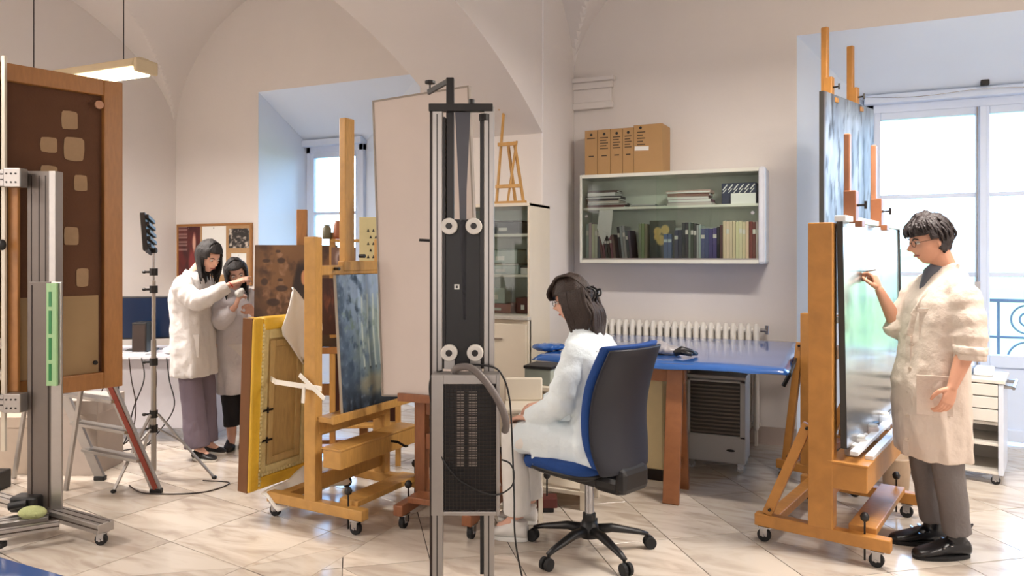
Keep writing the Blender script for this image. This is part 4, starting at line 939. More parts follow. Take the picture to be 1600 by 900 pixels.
# upper shelf: flat stacks
def stack(x, y, z, specs, where, group, name='magazine'):
    for i, (w_b, d_b, h_b, c, nm) in enumerate(specs):
        t = thing(name, '%s, %s from bottom of %s' % (nm, ORD[i], where), 'book', (x+R.uniform(-.012, .012), y, z), R.uniform(-.06, .06), group)
        one('cover', bmat(c), t, box, 0, 0, 0, w_b, d_b, h_b, bev=.001); one('page_block', PAPER, t, box, .004 if i % 3 else w_b-.004, -.0012, .003, w_b-.004 if i % 3 else w_b+.001, .002 if i % 3 else d_b-.004, h_b-.003 if i % 2 else h_b*.55); z += h_b+.0006
stack(CX0+.04, CY0+.07, SHZ, ((.33, .19, .022, (110, 60, 58), 'thick maroon magazine'), (.36, .18, .012, (84, 78, 80), 'wide grey magazine'), (.28, .19, .024, (196, 186, 174), 'cream book'), (.30, .19, .018, (60, 50, 52), 'dark magazine'), (.31, .18, .02, (40, 40, 46), 'black folder'), (.25, .19, .030, (214, 214, 210), 'white book'), (.26, .18, .02, (88, 66, 62), 'brown magazine')), 'the left stack on the upper shelf', 'left stack on the upper shelf')
stack(CX0+.41, CY0+.10, SHZ, ((.30, .16, .012, (120, 124, 122), 'thin grey magazine'), (.22, .16, .010, (150, 152, 148), 'pale grey leaflet')), 'the low pile between the stacks', 'low pile on the upper shelf')
stack(CX0+.74, CY0+.07, SHZ, ((.36, .19, .024, (206, 196, 190), 'pale pink book'), (.35, .19, .026, (134, 96, 112), 'purple-brown book'), (.33, .19, .024, (222, 212, 202), 'cream book'), (.34, .18, .022, (150, 112, 100), 'tan book'), (.36, .18, .026, (196, 170, 160), 'rosy book')), 'the middle stack on the upper shelf', 'middle stack on the upper shelf')
zb_ = thing('patterned_box', 'navy box with white zigzag pattern on the upper shelf at the right', 'box', (CX1-.345, CY0+.08, SHZ)); NV = mat('navy_card', (52, 58, 82), .6)
one('body', NV, zb_, box, 0, 0, 0, .27, .18, .17, bev=.006)
for k in range(6):
    bm = new(); bar(bm, (.01+k*.042, -.001, .115), (.045+k*.042, -.001, .158), .003, .009, Vector((0, 0, 1))); bar(bm, (.01+k*.042, -.001, .09), (.04+k*.042, -.001, .125), .003, .006, Vector((0, 0, 1))); obj('stripe', bm, PAPER, zb_)
o = one('white_box', PAPER, None, box, 0, 0, 0, .19, .02, .085, bev=.002); tag(o, 'flat white box leaning on the patterned navy box in the cabinet', 'box', loc=(CX1-.27, CY0+.052, SHZ))
# archive boxes on top
AX = CX0+.035
for i, (wd, nm) in enumerate(((.115, 'leftmost'), (.115, 'second from the left'), (.105, 'middle'), (.095, 'fourth from the left'))):
    t = thing('archive_box', 'brown card archive box on the wall cabinet, %s' % nm, 'box', (AX, CY0+.035, CZ1+.001), 0, 'archive boxes on the wall cabinet')
    one('body', KRAFT, t, box, 0, 0, 0, wd-.004, .25, .385, bev=.002)
    one('finger_hole', BLACK, t, cyl, (wd/2, -.001, .345), (wd/2, .002, .345), .012, 12)
    for k in range(5 if i else 1): z = .31-k*.023; one('printed_line', mat('ink', (70, 56, 44), .8), t, box, wd*.18, -.001, z, wd*(.8-.12*(k % 2)), .0, z+.008)
    one('printed_line', mat('ink', (70, 56, 44), .8), t, box, wd*.3, -.001, .155, wd*.7, .0, .165); AX += wd
t = thing('archive_box', 'brown card archive box turned broadside at the right end of the row', 'box', (AX, CY0+.03, CZ1+.001), -.05, 'archive boxes on the wall cabinet')
one('body', KRAFT, t, box, 0, 0, 0, .245, .25, .40, bev=.003); one('finger_hole', BLACK, t, cyl, (.06, -.001, .375), (.06, .002, .375), .012, 12)
for k in range(5): one('printed_line', mat('ink', (70, 56, 44), .8), t, box, .03, -.001, .335-k*.026, .10-.02*(k % 2), 0, .343-k*.026)
bm = new(); bar(bm, (.01, -.001, .205), (.13, -.001, .20), .002, .035, Vector((0, 0, 1))); obj('paper_label', bm, PAPER, t)

# ================================================================ GLASS CABINET beside pier
gc = thing('display_cabinet', 'tall white cabinet with glass shelves against the pier, right of the aluminium stand', 'cabinet', (-2.80, 5.10, 0))
GH = 1.93; W_ = .69; D_ = .42
one('side_panel', CREAM, gc, box, 0, 0, .08, .018, D_, GH, bev=.002); one('side_panel', CREAM, gc, box, W_-.018, 0, .08, W_, D_, GH, bev=.002); one('top_panel', CREAM, gc, box, 0, -.01, GH-.025, W_, D_, GH, bev=.003)
one('back_panel', mat('pale_green_back', (206, 218, 210), .5), gc, box, .018, D_-.012, .08, W_-.018, D_-.001, GH-.025)
for z in (1.70, 1.39, 1.09): one('shelf', CABI, gc, box, .018, .03, z-.022, W_-.018, D_-.012, z, bev=.002)
one('lower_body', CREAM, gc, box, -.0, -.03, .08, W_, .029, 1.05, bev=.003); 
for x0, x1 in ((.0, .343), (.347, W_)): d1_ = one('door', CREAM, gc, box, x0+.012, -.048, .10, x1-.012, -.03, 1.02, bev=.004); one('handle', STEEL, d1_, box, x0+.06, -.06, .90, x0+.14, -.048, .912)
one('worktop', mat('stone_top', (190, 186, 178), .4, var=.2, scale=40), gc, box, -.01, -.06, 1.052, W_+.01, .0, 1.075, bev=.003); one('plinth', DARKBR, gc, box, .02, .02, 0, W_-.02, D_, .08)
for x0, x1, yy in ((.02, .36, .012), (.33, W_-.02, .020)): one('glass_door', GLASSC, gc, box, x0, yy, 1.09, x1, yy+.004, GH-.027)
def cbox(x, z, w_b, d_b, h_b, m, label, nm='box', lid=None):
    t = thing(nm, label, 'box', (-2.80+x, 5.10+.08, z)); one('body', m, t, box, 0, 0, 0, w_b, d_b, h_b, bev=.003)
    if lid: one('lid', lid, t, box, -.003, -.003, h_b, w_b+.003, d_b+.003, h_b+.012, bev=.002)
    one('label_card', PAPER, t, box, w_b*.4, -.002, h_b*.25, w_b*.65, 0, h_b*.55)
CLR = mat('frosted_plastic', (176, 192, 186), .35)
cbox(.28, 1.70, .29, .2, .09, mat('slate_box', (70, 76, 86), .5), 'slate-grey box on the top shelf of the display cabinet', lid=BLACK)
cbox(.24, 1.39, .32, .2, .07, CLR, 'frosted tray box, lower one of the pair on the middle cabinet shelf', lid=ALU); cbox(.25, 1.473, .30, .18, .10, CLR, 'frosted plastic box stacked on top on the middle cabinet shelf', lid=mat('greenish', (110, 130, 120), .4))
cbox(.58, 1.39, .085, .12, .05, PAPER, 'tiny white box with black lid on the middle cabinet shelf', lid=BLACK)
cbox(.26, 1.09, .24, .2, .07, mat('pink_box', (176, 124, 120), .6), 'long pink box on the lowest glass cabinet shelf'); cbox(.54, 1.09, .11, .15, .12, mat('dark_red', (92, 44, 42), .6), 'dark red box at the right of the lowest glass cabinet shelf'); cbox(.28, 1.163, .17, .14, .12, CLR, 'clear plastic box standing on the pink box')
# table-top easel on the cabinet
te = thing('tabletop_easel', 'small wooden table-top easel standing on the display cabinet', 'easel', (-2.33, 5.26, GH+.001))
for p, q, nm in (((-.13, 0, .02), (-.085, .05, .80), 'leg'), ((.10, 0, .02), (.0, .05, .50), 'leg'), ((-.03, -.01, .02), (.03, .03, .50), 'leg'), ((-.02, .13, .0), (-.05, .04, .5), 'rear_leg')):
    bm = new(); bar(bm, p, q, .022, .016); obj(nm, bm, YWOOD, te, bev=.002)
for x0, x1, z in ((-.15, .13, .0), (-.13, .09, .13), (-.11, .05, .46)): one('cross_bar', YWOOD, te, box, x0, -.025, z, x1, -.003, z+.028, bev=.002)
one('ledge', YWOOD, te, box, -.15, -.06, .0, .13, -.025, .015, bev=.002)
bm = new(); bar(bm, (-.115, .0, .75), (-.06, .02, .80), .03, .02); obj('top_clip', bm, YWOOD, te)

# ================================================================ CORK BOARD
kb = thing('cork_board', 'wooden-framed cork board on the wall behind the two standing women', 'board', (-7.09, WN-.02, 1.20))
one('cork', CORK, kb, box, .02, 0, .02, 1.12, .012, .68)
for a in ((0, 0, .025, .70), (1.115, 0, 1.14, .70), (.025, 0, 1.115, .025), (.025, .675, 1.115, .70)): one('board_frame', BROWNW, kb, box, a[0], -.008, a[1], a[2], .014, a[3], bev=.002)
def poster1(u, v):
    c = mixc((60, 22, 24), (96, 34, 34), fb(u, v, 3)+.5); c = mixc(c, (206, 160, 140), blob(u, v, .72, .70, .10, .22)); c = mixc(c, (150, 60, 60), blob(u, v, .62, .35, .2, .3)*.8)
    if u < .4 and (v*14) % 1 < .35 and v > .55: c = mixc(c, (190, 170, 160), .6)
    return c
def photo1(u, v): return mixc((40, 36, 36), (200, 190, 178), max(0, fb(u, v, 5, 4))*2.2)
def sheet(name, label, cat, x, z, w_b, h_b, fn, res=24):
    t = thing(name, label, cat, (-7.09+x, WN-.022, 1.20+z)); one('sheet_back', PAPER, t, box, 0, -.001, 0, w_b, .001, h_b)
    if fn: p_ = pic('print', w_b, h_b, res, res, fn, t); p_.rotation_euler = (0, 0, -PI/2); p_.location = (w_b/2, -.0015, 0)
    one('push_pin', STEEL, t, cyl, (w_b/2, -.008, h_b-.02), (w_b/2, -.001, h_b-.02), .006, 8)
sheet('poster', 'dark red poster with a pale figure on the left of the cork board', 'poster', .03, .03, .34, .64, poster1, 36)
sheet('note_sheet', 'large white sheet in the middle of the cork board', 'paper', .40, .12, .36, .55, None)
sheet('photo_print', 'dark landscape photograph pinned upper right on the cork board', 'photo', .80, .42, .30, .22, photo1, 30)
sheet('note_sheet', 'small white sheet under the photograph on the cork board', 'paper', .84, .08, .22, .28, None)

# ================================================================ DESK with monitor
dk = thing('desk', 'white office desk with hanging cables at the left behind the step ladder', 'desk', C(-3.05, 6.25), TH)
DW = mat('desk_white', (206, 204, 210), .5)
one('desk_top', DW, dk, box, -.75, -.35, .70, .52, .35, .73, bev=.004); one('modesty_panel', DW, dk, box, -.72, -.22, .12, .50, -.20, .70); 
for x in (-.72, .50):
    one('leg_panel', DW, dk, box, x-.012, -.32, 0, x+.012, .32, .70, bev=.002)
mn = thing('monitor', 'black computer monitor showing a blue screen on the white desk', 'monitor', C(-3.12, 6.2, .731), TH+.25)
one('bezel', BLACK, mn, box, -.26, -.02, .10, .26, .02, .46, bev=.006); one('screen', mat('screen_blue', (16, 28, 48), .2, emit=(60, 100, 150), estr=.03), mn, box, -.245, -.023, .115, .245, -.0205, .445); one('neck', BLACK, mn, box, -.03, .0, .01, .03, .04, .20, bev=.004); one('base', BLACK, mn, box, -.12, -.09, 0, .12, .10, .012, bev=.004)
tw = thing('speaker_box', 'black desktop unit standing before the blue monitor', 'computer', C(-3.02, 6.01, .731), TH); one('case', BLACK, tw, box, -.06, -.05, 0, .06, .08, .26, bev=.006); one('front_panel', DARKBR, tw, box, -.05, -.053, .02, .05, -.0505, .24)
lump('paper_pile', 'pile of crumpled papers and plastic on the white desk', 'papers', C(-2.76, 6.04, .731), [(0, 0, .03, .10, .09, .03), (.08, .04, .05, .08, .07, .05), (.02, .05, .08, .07, .06, .03)], PAPER, TH)
for i, (x, y, h, c_, nm) in enumerate(((-2.66, 6.22, .20, (170, 180, 176), 'grey-green file box'), (-2.66, 6.22, .06, (220, 222, 224), 'flat white box'))):
    t = thing('file_box', '%s on the right end of the white desk%s' % (nm, '' if i == 0 else ', stacked on the file box'), 'box', C(x, y+.08, .731+(.201 if i else 0)), TH); one('body', mat('fb%d' % i, c_, .5), t, box, -.10, -.12, 0, .10, .12, h, bev=.004); one('front_label', PAPER, t, box, -.04, -.122, h*.3, .04, -.12, h*.7)
pc = thing('pen_cup', 'small cup of brushes on the boxes at the end of the white desk', 'cup', C(-2.68, 6.28, .993), TH)
bm = new(); lathe(bm, [(.001, 0), (.035, 0), (.04, .10), (.036, .10), (.032, .008), (.001, .008)], 16); obj('cup', bm, STEEL, pc, smooth=True)
for k in range(7):
    a = k*.9; bm = new(); cyl(bm, (.012*math.cos(a), .012*math.sin(a), .01), (.035*math.cos(a), .035*math.sin(a), .26+.02*(k % 3)), .004, 6); obj('brush', bm, REDWD if k % 2 else BLACK, pc)
kbd = thing('keyboard', 'white keyboard at the front edge of the white desk', 'keyboard', C(-3.15, 5.97, .731), TH); one('case', PAPER, kbd, box, -.2, -.05, 0, .2, .05, .018, bev=.003)
for r_ in range(4):
    for k in range(12): one('key', mat('key_grey', (170, 172, 178), .5), kbd, box, -.19+k*.032, -.043+r_*.022, .018, -.163+k*.032, -.025+r_*.022, .023)
for i in range(6):
    x0 = -3.25+i*.10; bm = new(); wire(bm, [(x0, 0, .72), (x0+.03, -.02, .55), (x0-.05+.06*(i % 3), -.03, .32), (x0-.12*(i % 2), -.02, .06), (x0-.2, -.1, .006)], .005)
    o = obj('desk_cable', bm, BLACK if i % 2 else DARKBR, smooth=True); tag(o, '%s cable on the front of the white desk, %s from the left' % ('black' if i % 2 else 'brown', ORD[i]), 'cable', 'cables hanging from the desk'); o.location = C(0, 5.72); o.rotation_euler = (0, 0, TH)
    o.location = C(0, 5.86)
for v_ in ():
    pass

# ================================================================ TRIPOD LIGHT STAND
tp = thing('light_stand', 'tall tripod light stand with tilted black LED panel beside the standing women', 'stand', C(-2.473, 5.08), TH)
one('centre_column', ALU, tp, cyl, (0, 0, .05), (0, 0, .95), .018, 14); one('upper_column', ALU, tp, cyl, (0, 0, .93), (0, 0, 1.36), .013, 14); one('top_column', STEEL, tp, cyl, (0, 0, 1.34), (0, 0, 1.56), .009, 12)
for z in (.34, .44, .80, 1.30, 1.42): 
    bm = new(); cyl(bm, (0, 0, z-.025), (0, 0, z+.025), .027, 14); cyl(bm, (0, 0, z), (-.05, -.02, z), .008, 8); ell(bm, (-.055, -.022, z), .015, .012, .012, u=10, v=6); obj('clamp_collar', bm, BLACK, tp)
for fx_, fy in ((.43, -.03), (-.10, -.33), (-.27, .36)):
    v = Vector((fx_, fy, 0)); d = v.normalized(); bm = new(); bar(bm, d*.03+Vector((0, 0, .44)), v+Vector((0, 0, .01)), .02, .01); lg = obj('leg', bm, ALU, tp)
    bm = new(); bar(bm, d*.03+Vector((0, 0, .34)), v*.52+Vector((0, 0, .24)), .014, .008); obj('strut', bm, ALU, tp); bm = new(); ell(bm, v+Vector((0, 0, .012)), .018, .018, .012, u=10, v=6); obj('rubber_foot', bm, BLACK, lg)
hd = bpy.data.objects.new('lamp_head', None); 
bm = new(); box(bm, -.13, -.018, -.13, .13, .014, .13); o = obj('lamp_head', bm, BLACK, tp, bev=.004); o.location = (-.04, 0, 1.68); o.rotation_euler = (.1, math.radians(-8), math.radians(-74))
one('diffuser', mat('diffuser', (206, 204, 198), .4), o, box, -.12, -.022, -.12, .12, -.0185, .12)
for k in range(5): one('cooling_fin', BLACK, o, box, -.12, .014, -.11+k*.05, .12, .034, -.085+k*.05, bev=.002)
one('yoke', BLACK, tp, box, -.05, -.012, 1.55, .02, .012, 1.585, bev=.003)
bm = new(); wire(bm, [(.25, -.05, .005), (.45, -.1, .005), (.35, -.3, .005), (0, -.32, .005), (-.2, -.15, .005)], .004); o = obj('floor_cable', bm, DARKBR, smooth=True); tag(o, 'thin cable looped on the marble floor under the tripod light stand', 'cable', loc=C(-2.35, 5.05), rz=TH)

# ================================================================ STEP LADDER
ld = thing('step_ladder', 'aluminium step ladder with reddish rail edges below the large painting reverse', 'ladder', C(-2.81, 4.9), TH)
F1, T1, F2, T2 = Vector((.515, -.145, 0)), Vector((.19, -.145, .76)), Vector((0, .127, 0)), Vector((-.325, .127, .76))
ARED = mat('ladder_edge', (142, 66, 52), .4, .3)
for f, t_ in ((F1, T1), (F2, T2)):
    bm = new(); bar(bm, f+Vector((0, 0, .015)), t_, .028, .06, Vector((1, 0, 0))); r_ = obj('side_rail', bm, ALU, ld, bev=.002)
    bm = new(); bar(bm, f+Vector((.0, -.017, .03)), t_+Vector((0, -.017, 0)), .006, .03, Vector((1, 0, 0))); obj('red_strip', bm, ARED, r_) if f is F1 else bm.free()
    bm = new(); box(bm, f.x-.04, f.y-.02, 0, f.x+.035, f.y+.02, .03); obj('foot_cap', bm, BLACK, ld, bev=.006)
for s in (.28, .52, .78):
    a = F1.lerp(T1, s); b = F2.lerp(T2, s); bm = new(); bar(bm, a, b, .09, .02); obj('tread', bm, ALU, ld, bev=.002)
a, b = F1.lerp(T1, 1), F2.lerp(T2, 1); bm = new(); bar(bm, a+Vector((-.08, 0, .01)), b+Vector((-.08, 0, .01)), .22, .02); obj('platform', bm, ALU, ld, bev=.003)
for t_, f in ((T1+Vector((-.15, 0, 0)), Vector((-.10, -.10, 0))), (T2+Vector((-.15, 0, 0)), Vector((-.62, .17, 0)))):
    bm = new(); bar(bm, f, t_, .02, .025); obj('rear_leg', bm, ALU, ld)
# cartons on the floor at left
def carton(x, y, w_b, d_b, h_b, c, label, z=0):
    t = thing('carton', label, 'box', C(x, y, z), TH); m_ = mat('ct_%d_%d_%d' % c, c, .7)
    one('body', m_, t, box, -w_b/2, -d_b/2, 0, w_b/2, d_b/2, h_b, bev=.004); one('lid', m_, t, box, -w_b/2-.006, -d_b/2-.006, h_b*.82, w_b/2+.006, d_b/2+.006, h_b+.003, bev=.003)
carton(-3.62, 5.35, .50, .4, .40, (176, 160, 144), 'grey-beige storage case on the floor behind the metal easel'); carton(-3.10, 5.30, .42, .35, .52, (176, 164, 154), 'tall grey carton on the floor behind the step ladder')
cs_ = thing('equipment_case', 'dark flat case under the grey storage case at the far left', 'case', C(-3.55, 4.78), TH); one('body', BLACK, cs_, box, -.30, -.12, 0, .22, .12, .12, bev=.01); one('handle', DARKBR, cs_, box, -.1, -.14, .05, .02, -.12, .07, bev=.003)

# ================================================================ PENDANT FLUORESCENTS
TUBE = mat('fluorescent_tube', (255, 240, 205), .4, emit=(255, 234, 190), estr=9)
def pendant(label, loc, rz, topz, on=True, L=1.35):
    t = thing('pendant_light', label, 'lamp', loc, rz, 'fluorescent pendants')
    CRB = mat('lamp_cream', (206, 190, 158), .5)
    bm = new(); prof_ = [(-.10, 0), (-.085, .055), (-.03, .075), (.03, .075), (.085, .055), (.10, 0)]
    loft(bm, [[Vector((x, y, z)) for y, z in prof_] for x in (-L/2, L/2)]); obj('housing', bm, CRB, t, bev=.006)
    for s in (-1, 1): one('end_cap', CRB, t, box, s*(L/2), -.09, -.035, s*(L/2+.03), .09, .06, bev=.012)
    for y in (-.045, .045): one('tube', TUBE, t, cyl, (-L/2+.02, y, -.025), (L/2-.02, y, -.025), .016, 14)
    for x in (-L/2+.2, L/2-.2): one('suspension_wire', BLACKM, t, cyl, (x, 0, .07), (x, 0, topz-loc[2]), .004, 6)
    a_ = area('fluorescent_glow', (0, 0, -.06), (0, 0, 0), L, .18, LAMP_W, LAMP_C); a_.parent = t
pendant('cream fluorescent pendant hanging above the large painting reverse', (-4.98, 3.56, 2.80), 0, 4.50)
pendant('added cream fluorescent pendant, out of view, brightening the middle of the room', (.5, 4.1, 3.2), 0, 4.40)  # this pendant and the next two are added out of frame for brightness
pendant('added cream fluorescent pendant, out of view, brightening the right of the room', (3.0, 3.6, 3.1), 0, 4.40)
pendant('added cream fluorescent pendant, out of view, brightening the left bay', (-5.0, 1.2, 2.95), 0, 4.40)

# ================================================================ DRAWER TROLLEY at right
dt = thing('drawer_trolley', 'white drawer trolley on casters with two open shelves behind the man', 'trolley', C(3.26, 4.88), ang(.80, -.60))
WT = mat('trolley_white', (222, 216, 206), .4, var=.02); q = .55
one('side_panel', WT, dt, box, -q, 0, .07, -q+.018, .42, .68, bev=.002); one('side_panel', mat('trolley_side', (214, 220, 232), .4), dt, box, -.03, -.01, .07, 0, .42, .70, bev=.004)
one('back_panel', WT, dt, box, -q+.018, .40, .07, -.03, .415, .68); one('top_panel', WT, dt, box, -q-.01, -.02, .68, .01, .43, .705, bev=.004)
for z in (.07, .26, .40): one('shelf', WT, dt, box, -q+.018, .0, z, -.03, .40, z+.02, bev=.002)
for k in range(3):
    z = .425+k*.085; dr = one('drawer', WT, dt, box, -q+.02, -.015, z, -.032, .35, z+.078, bev=.003); one('finger_notch', BLACK, dr, box, -q+.10, -.017, z+.062, -q+.24, -.0145, z+.078)
for x in (-q+.04, -.04):
    for y in (.03, .38): caster(dt, x, y, .072, BLACK, r=.028)
bm = new(); cyl(bm, (.0, .02, .66), (.06, .02, .66), .012, 10); cyl(bm, (0, .3, .66), (.06, .3, .66), .012, 10); cyl(bm, (.055, -.02, .66), (.055, .36, .66), .012, 10); obj('push_handle', bm, STEEL, dt)
t = thing('stored_box', 'grey box on the bottom shelf of the white drawer trolley', 'box', dt.matrix_basis @ Vector((-.40, .08, .091)), ang(.80, -.60)); one('body', mat('grey_card', (160, 152, 144), .7), t, box, 0, 0, 0, .16, .25, .11, bev=.003); one('lid', mat('grey_card', (160, 152, 144), .7), t, box, -.003, -.003, .11, .163, .253, .125)
for i, (x, h, c_, nm) in enumerate(((-.46, .10, (226, 230, 236), 'stack of white wipes'), (-.30, .07, (206, 214, 224), 'pale blue plastic tray'), (-.18, .05, (236, 238, 240), 'low white carton'))):
    t = thing('supply_pack', '%s on top of the white drawer trolley' % nm, 'box', dt.matrix_basis @ Vector((x, .12, .706)), ang(.80, -.60)); one('body', mat('sp%d' % i, c_, .5), t, box, 0, 0, 0, .11, .2, h, bev=.01); one('label_card', PAPER, t, box, .02, -.002, h*.3, .09, 0, h*.7)
# bucket on floor and tubs in the tool box of easel D
bk = thing('bucket', 'beige plastic bucket on the floor between the pale landscape and the man', 'bucket', C(2.52, 4.83), 0)
bm = new(); lathe(bm, [(.001, 0), (.075, 0), (.09, .20), (.096, .205), (.096, .215), (.086, .215), (.07, .01), (.001, .01)], 24); obj('body', bm, mat('bucket_beige', (196, 172, 146), .5, var=.15, scale=20), bk, smooth=True)
bm = new(); wire(bm, [(-.095, 0, .19), (-.09, .06, .10), (0, .10, .06), (.09, .06, .10), (.095, 0, .19)], .004); obj('handle', bm, STEEL, bk)
def onD(a, s, z): return C(1.351+.8*a+.6*s, 3.954-.6*a+.8*s, z)
for i, (a, s, r_, h, c_, nm) in enumerate(((.415, .12, .035, .05, (170, 162, 156), 'white pot nearest the upright'), (.42, .24, .042, .07, (190, 188, 186), 'white tub with pale lid'), (.41, .38, .035, .05, (60, 56, 60), 'dark pot'), (.43, .52, .04, .08, (206, 196, 196), 'pinkish jar'), (.41, .68, .038, .06, (70, 84, 120), 'blue tin'), (.43, .84, .04, .09, (190, 200, 214), 'pale blue bottle farthest from the upright'))):
    t = thing('paint_pot', '%s on the tool box of the large right easel' % nm, 'pot', onD(a, s, .5015)); m_ = mat('pot%d' % i, c_, .4)
    bm = new(); lathe(bm, [(.001, 0), (r_*.9, 0), (r_, h*.1), (r_, h*.85), (r_*.8, h), (.001, h)], 18); obj('body', bm, m_, t, smooth=True)
    bm = new(); lathe(bm, [(.001, h), (r_*.85, h), (r_*.85, h+.012), (.001, h+.012)], 18); obj('lid', bm, PAPER if i != 4 else BLACK, t)
# black dustpan shape behind easel A
dp = thing('waste_tray', 'black plastic tray resting low on the reddish easel behind the stand', 'tray', C(-.62, 5.35, 0), TH)
bm = new(); loft(bm, [[Vector((-.10, -.1, .25)), Vector((.12, -.1, .25)), Vector((.12, .1, .25)), Vector((-.10, .1, .25))], [Vector((-.05, -.1, .37)), Vector((.12, -.1, .37)), Vector((.12, .1, .37)), Vector((-.05, .1, .37))]]); obj('tray', bm, BLACK, dp, bev=.01)
one('stand', BLACKM, dp, box, .0, -.02, 0, .04, .02, .25)
# blue table in the foreground corner
nb = thing('blue_table', 'blue-topped table whose corner shows at the bottom left', 'table', C(-1.16, 1.667), ang(.215, -.103))
one('tabletop', BLUE, nb, box, -.9, -.62, .82, .34, 0, .85, bev=.004)
for x in (-.85, .29):
    for y in (-.57, -.05): one('leg', ALUD, nb, box, x-.02, y-.02, 0, x+.02, y+.02, .82)
# ================================================================ PEOPLE  (local axes: x right of camera, y away, z up)
V = Vector
def hframe(c, f, up=(0, 0, 1)):
    f = V(f).normalized(); l = V(up).cross(f).normalized(); u = f.cross(l).normalized()
    return V(c), Matrix((f, l, u)).transposed()
def g_(x, s): return math.exp(-(x/s)**2)
def hshape(p, t=0.0):                       # unit-sphere point -> head surface, forward +x, left +y, up +z
    x, y, z = p; X, Y, Z_ = x*.097, y*.076, z*.117
    if z < 0:
        k = -z; Y *= 1-.34*k**1.6; X = X*(1-.22*k**2)+.022*k**1.5
        if x < 0: X *= 1-.45*k**1.5
    if z > 0: Y *= 1+.03*z
    if x > 0 and t == 0:
        X += .034*g_(y, .14)*g_(z+.20-.0, .14)*(1 if z < -.2 else 1)+.012*g_(y, .10)*g_(z-.03, .17)
        X -= .012*(g_(abs(y)-.42, .17))*g_(z-.04, .14); X += .006*g_(y, .5)*g_(z-.25, .10)
        X += .009*g_(y, .26)*g_(z+.52, .07)+.008*g_(y, .24)*g_(z+.66, .06); X -= .005*g_(y, .3)*g_(z+.59, .03); X += .010*g_(y, .3)*g_(z+.90, .12)
        Y += math.copysign(.004, y)*g_(abs(y)-.65, .2)*g_(z+.25, .2)
    v = V((X, Y, Z_)); return v*(1+t/.1)
def sph(nu=40, nv=32):
    for j in range(nv+1):
        a = PI*j/nv
        for i in range(nu): b = 2*PI*i/nu; yield (math.sin(a)*math.cos(b), math.sin(a)*math.sin(b), math.cos(a))
def head_into(bm, c, M, s=1.0, nu=44, nv=36):
    pts = [c+M @ (hshape(p)*s) for p in sph(nu, nv)]; vs = [bm.verts.new(p) for p in pts]
    for j in range(nv):
        for i in range(nu):
            a, b = j*nu+i, j*nu+(i+1) % nu
            try: bm.faces.new((vs[a], vs[b], vs[b+nu], vs[a+nu]))
            except ValueError: pass
    bmesh.ops.remove_doubles(bm, verts=vs, dist=.0002)
    for sd in (-1, 1):
        E = Matrix.Rotation(sd*.35, 3, 'Z'); ell(bm, c+M @ V((-.006, sd*.077, -.012))*s, .018*s, .009*s, .031*s, M @ E, 12, 10)
def hair_cap(name, par, c, M, s, t, m, keep, fringe=(), puff=0.0, nu=56, nv=44, amp=.004):
    bm = new(); P_ = list(sph(nu, nv)); vs = []
    for p in P_:
        n_ = noise.noise(V((p[0]*3, p[1]*3, p[2]*1.5)))*amp*2+noise.noise(V((p[0]*14, p[1]*14, p[2]*3)))*amp
        tt = t+puff*max(0, p[2])+n_; vs.append(bm.verts.new(c+M @ (hshape(p, tt)*s)))
    for j in range(nv):
        for i in range(nu):
            a, b = j*nu+i, j*nu+(i+1) % nu; q = P_[a]
            if keep(*q):
                try: bm.faces.new((vs[a], vs[b], vs[b+nu], vs[a+nu]))
                except ValueError: pass
    bmesh.ops.remove_doubles(bm, verts=bm.verts, dist=.0002)
    bmesh.ops.delete(bm, geom=[v for v in bm.verts if not v.link_faces], context='VERTS')
    o = obj(name, bm, m, par, smooth=True); sl = o.modifiers.new('s', 'SOLIDIFY'); sl.thickness = .012; sl.offset = -1
    return o
def strands(name, par, m, locks):
    bm = new()
    for pts, r in locks:
        n = len(pts)*4; P_ = [V(p) for p in pts]; Q = [P_[0]]+P_+[P_[-1]]; out = []
        for i in range(1, len(Q)-2):
            for k in range(4):
                tt = k/4; a, b, c_, d = Q[i-1], Q[i], Q[i+1], Q[i+2]; out.append(.5*((2*b)+(c_-a)*tt+(2*a-5*b+4*c_-d)*tt*tt+(3*b-a-3*c_+d)*tt**3))
        out.append(P_[-1]); k_ = len(out); limb(bm, out, [max(.0012, r*(1-.8*(i/(k_-1))**2)*(.6+.4*min(1, i/2))) for i in range(k_)], seg=6)
    return obj(name, bm, m, par, smooth=True)
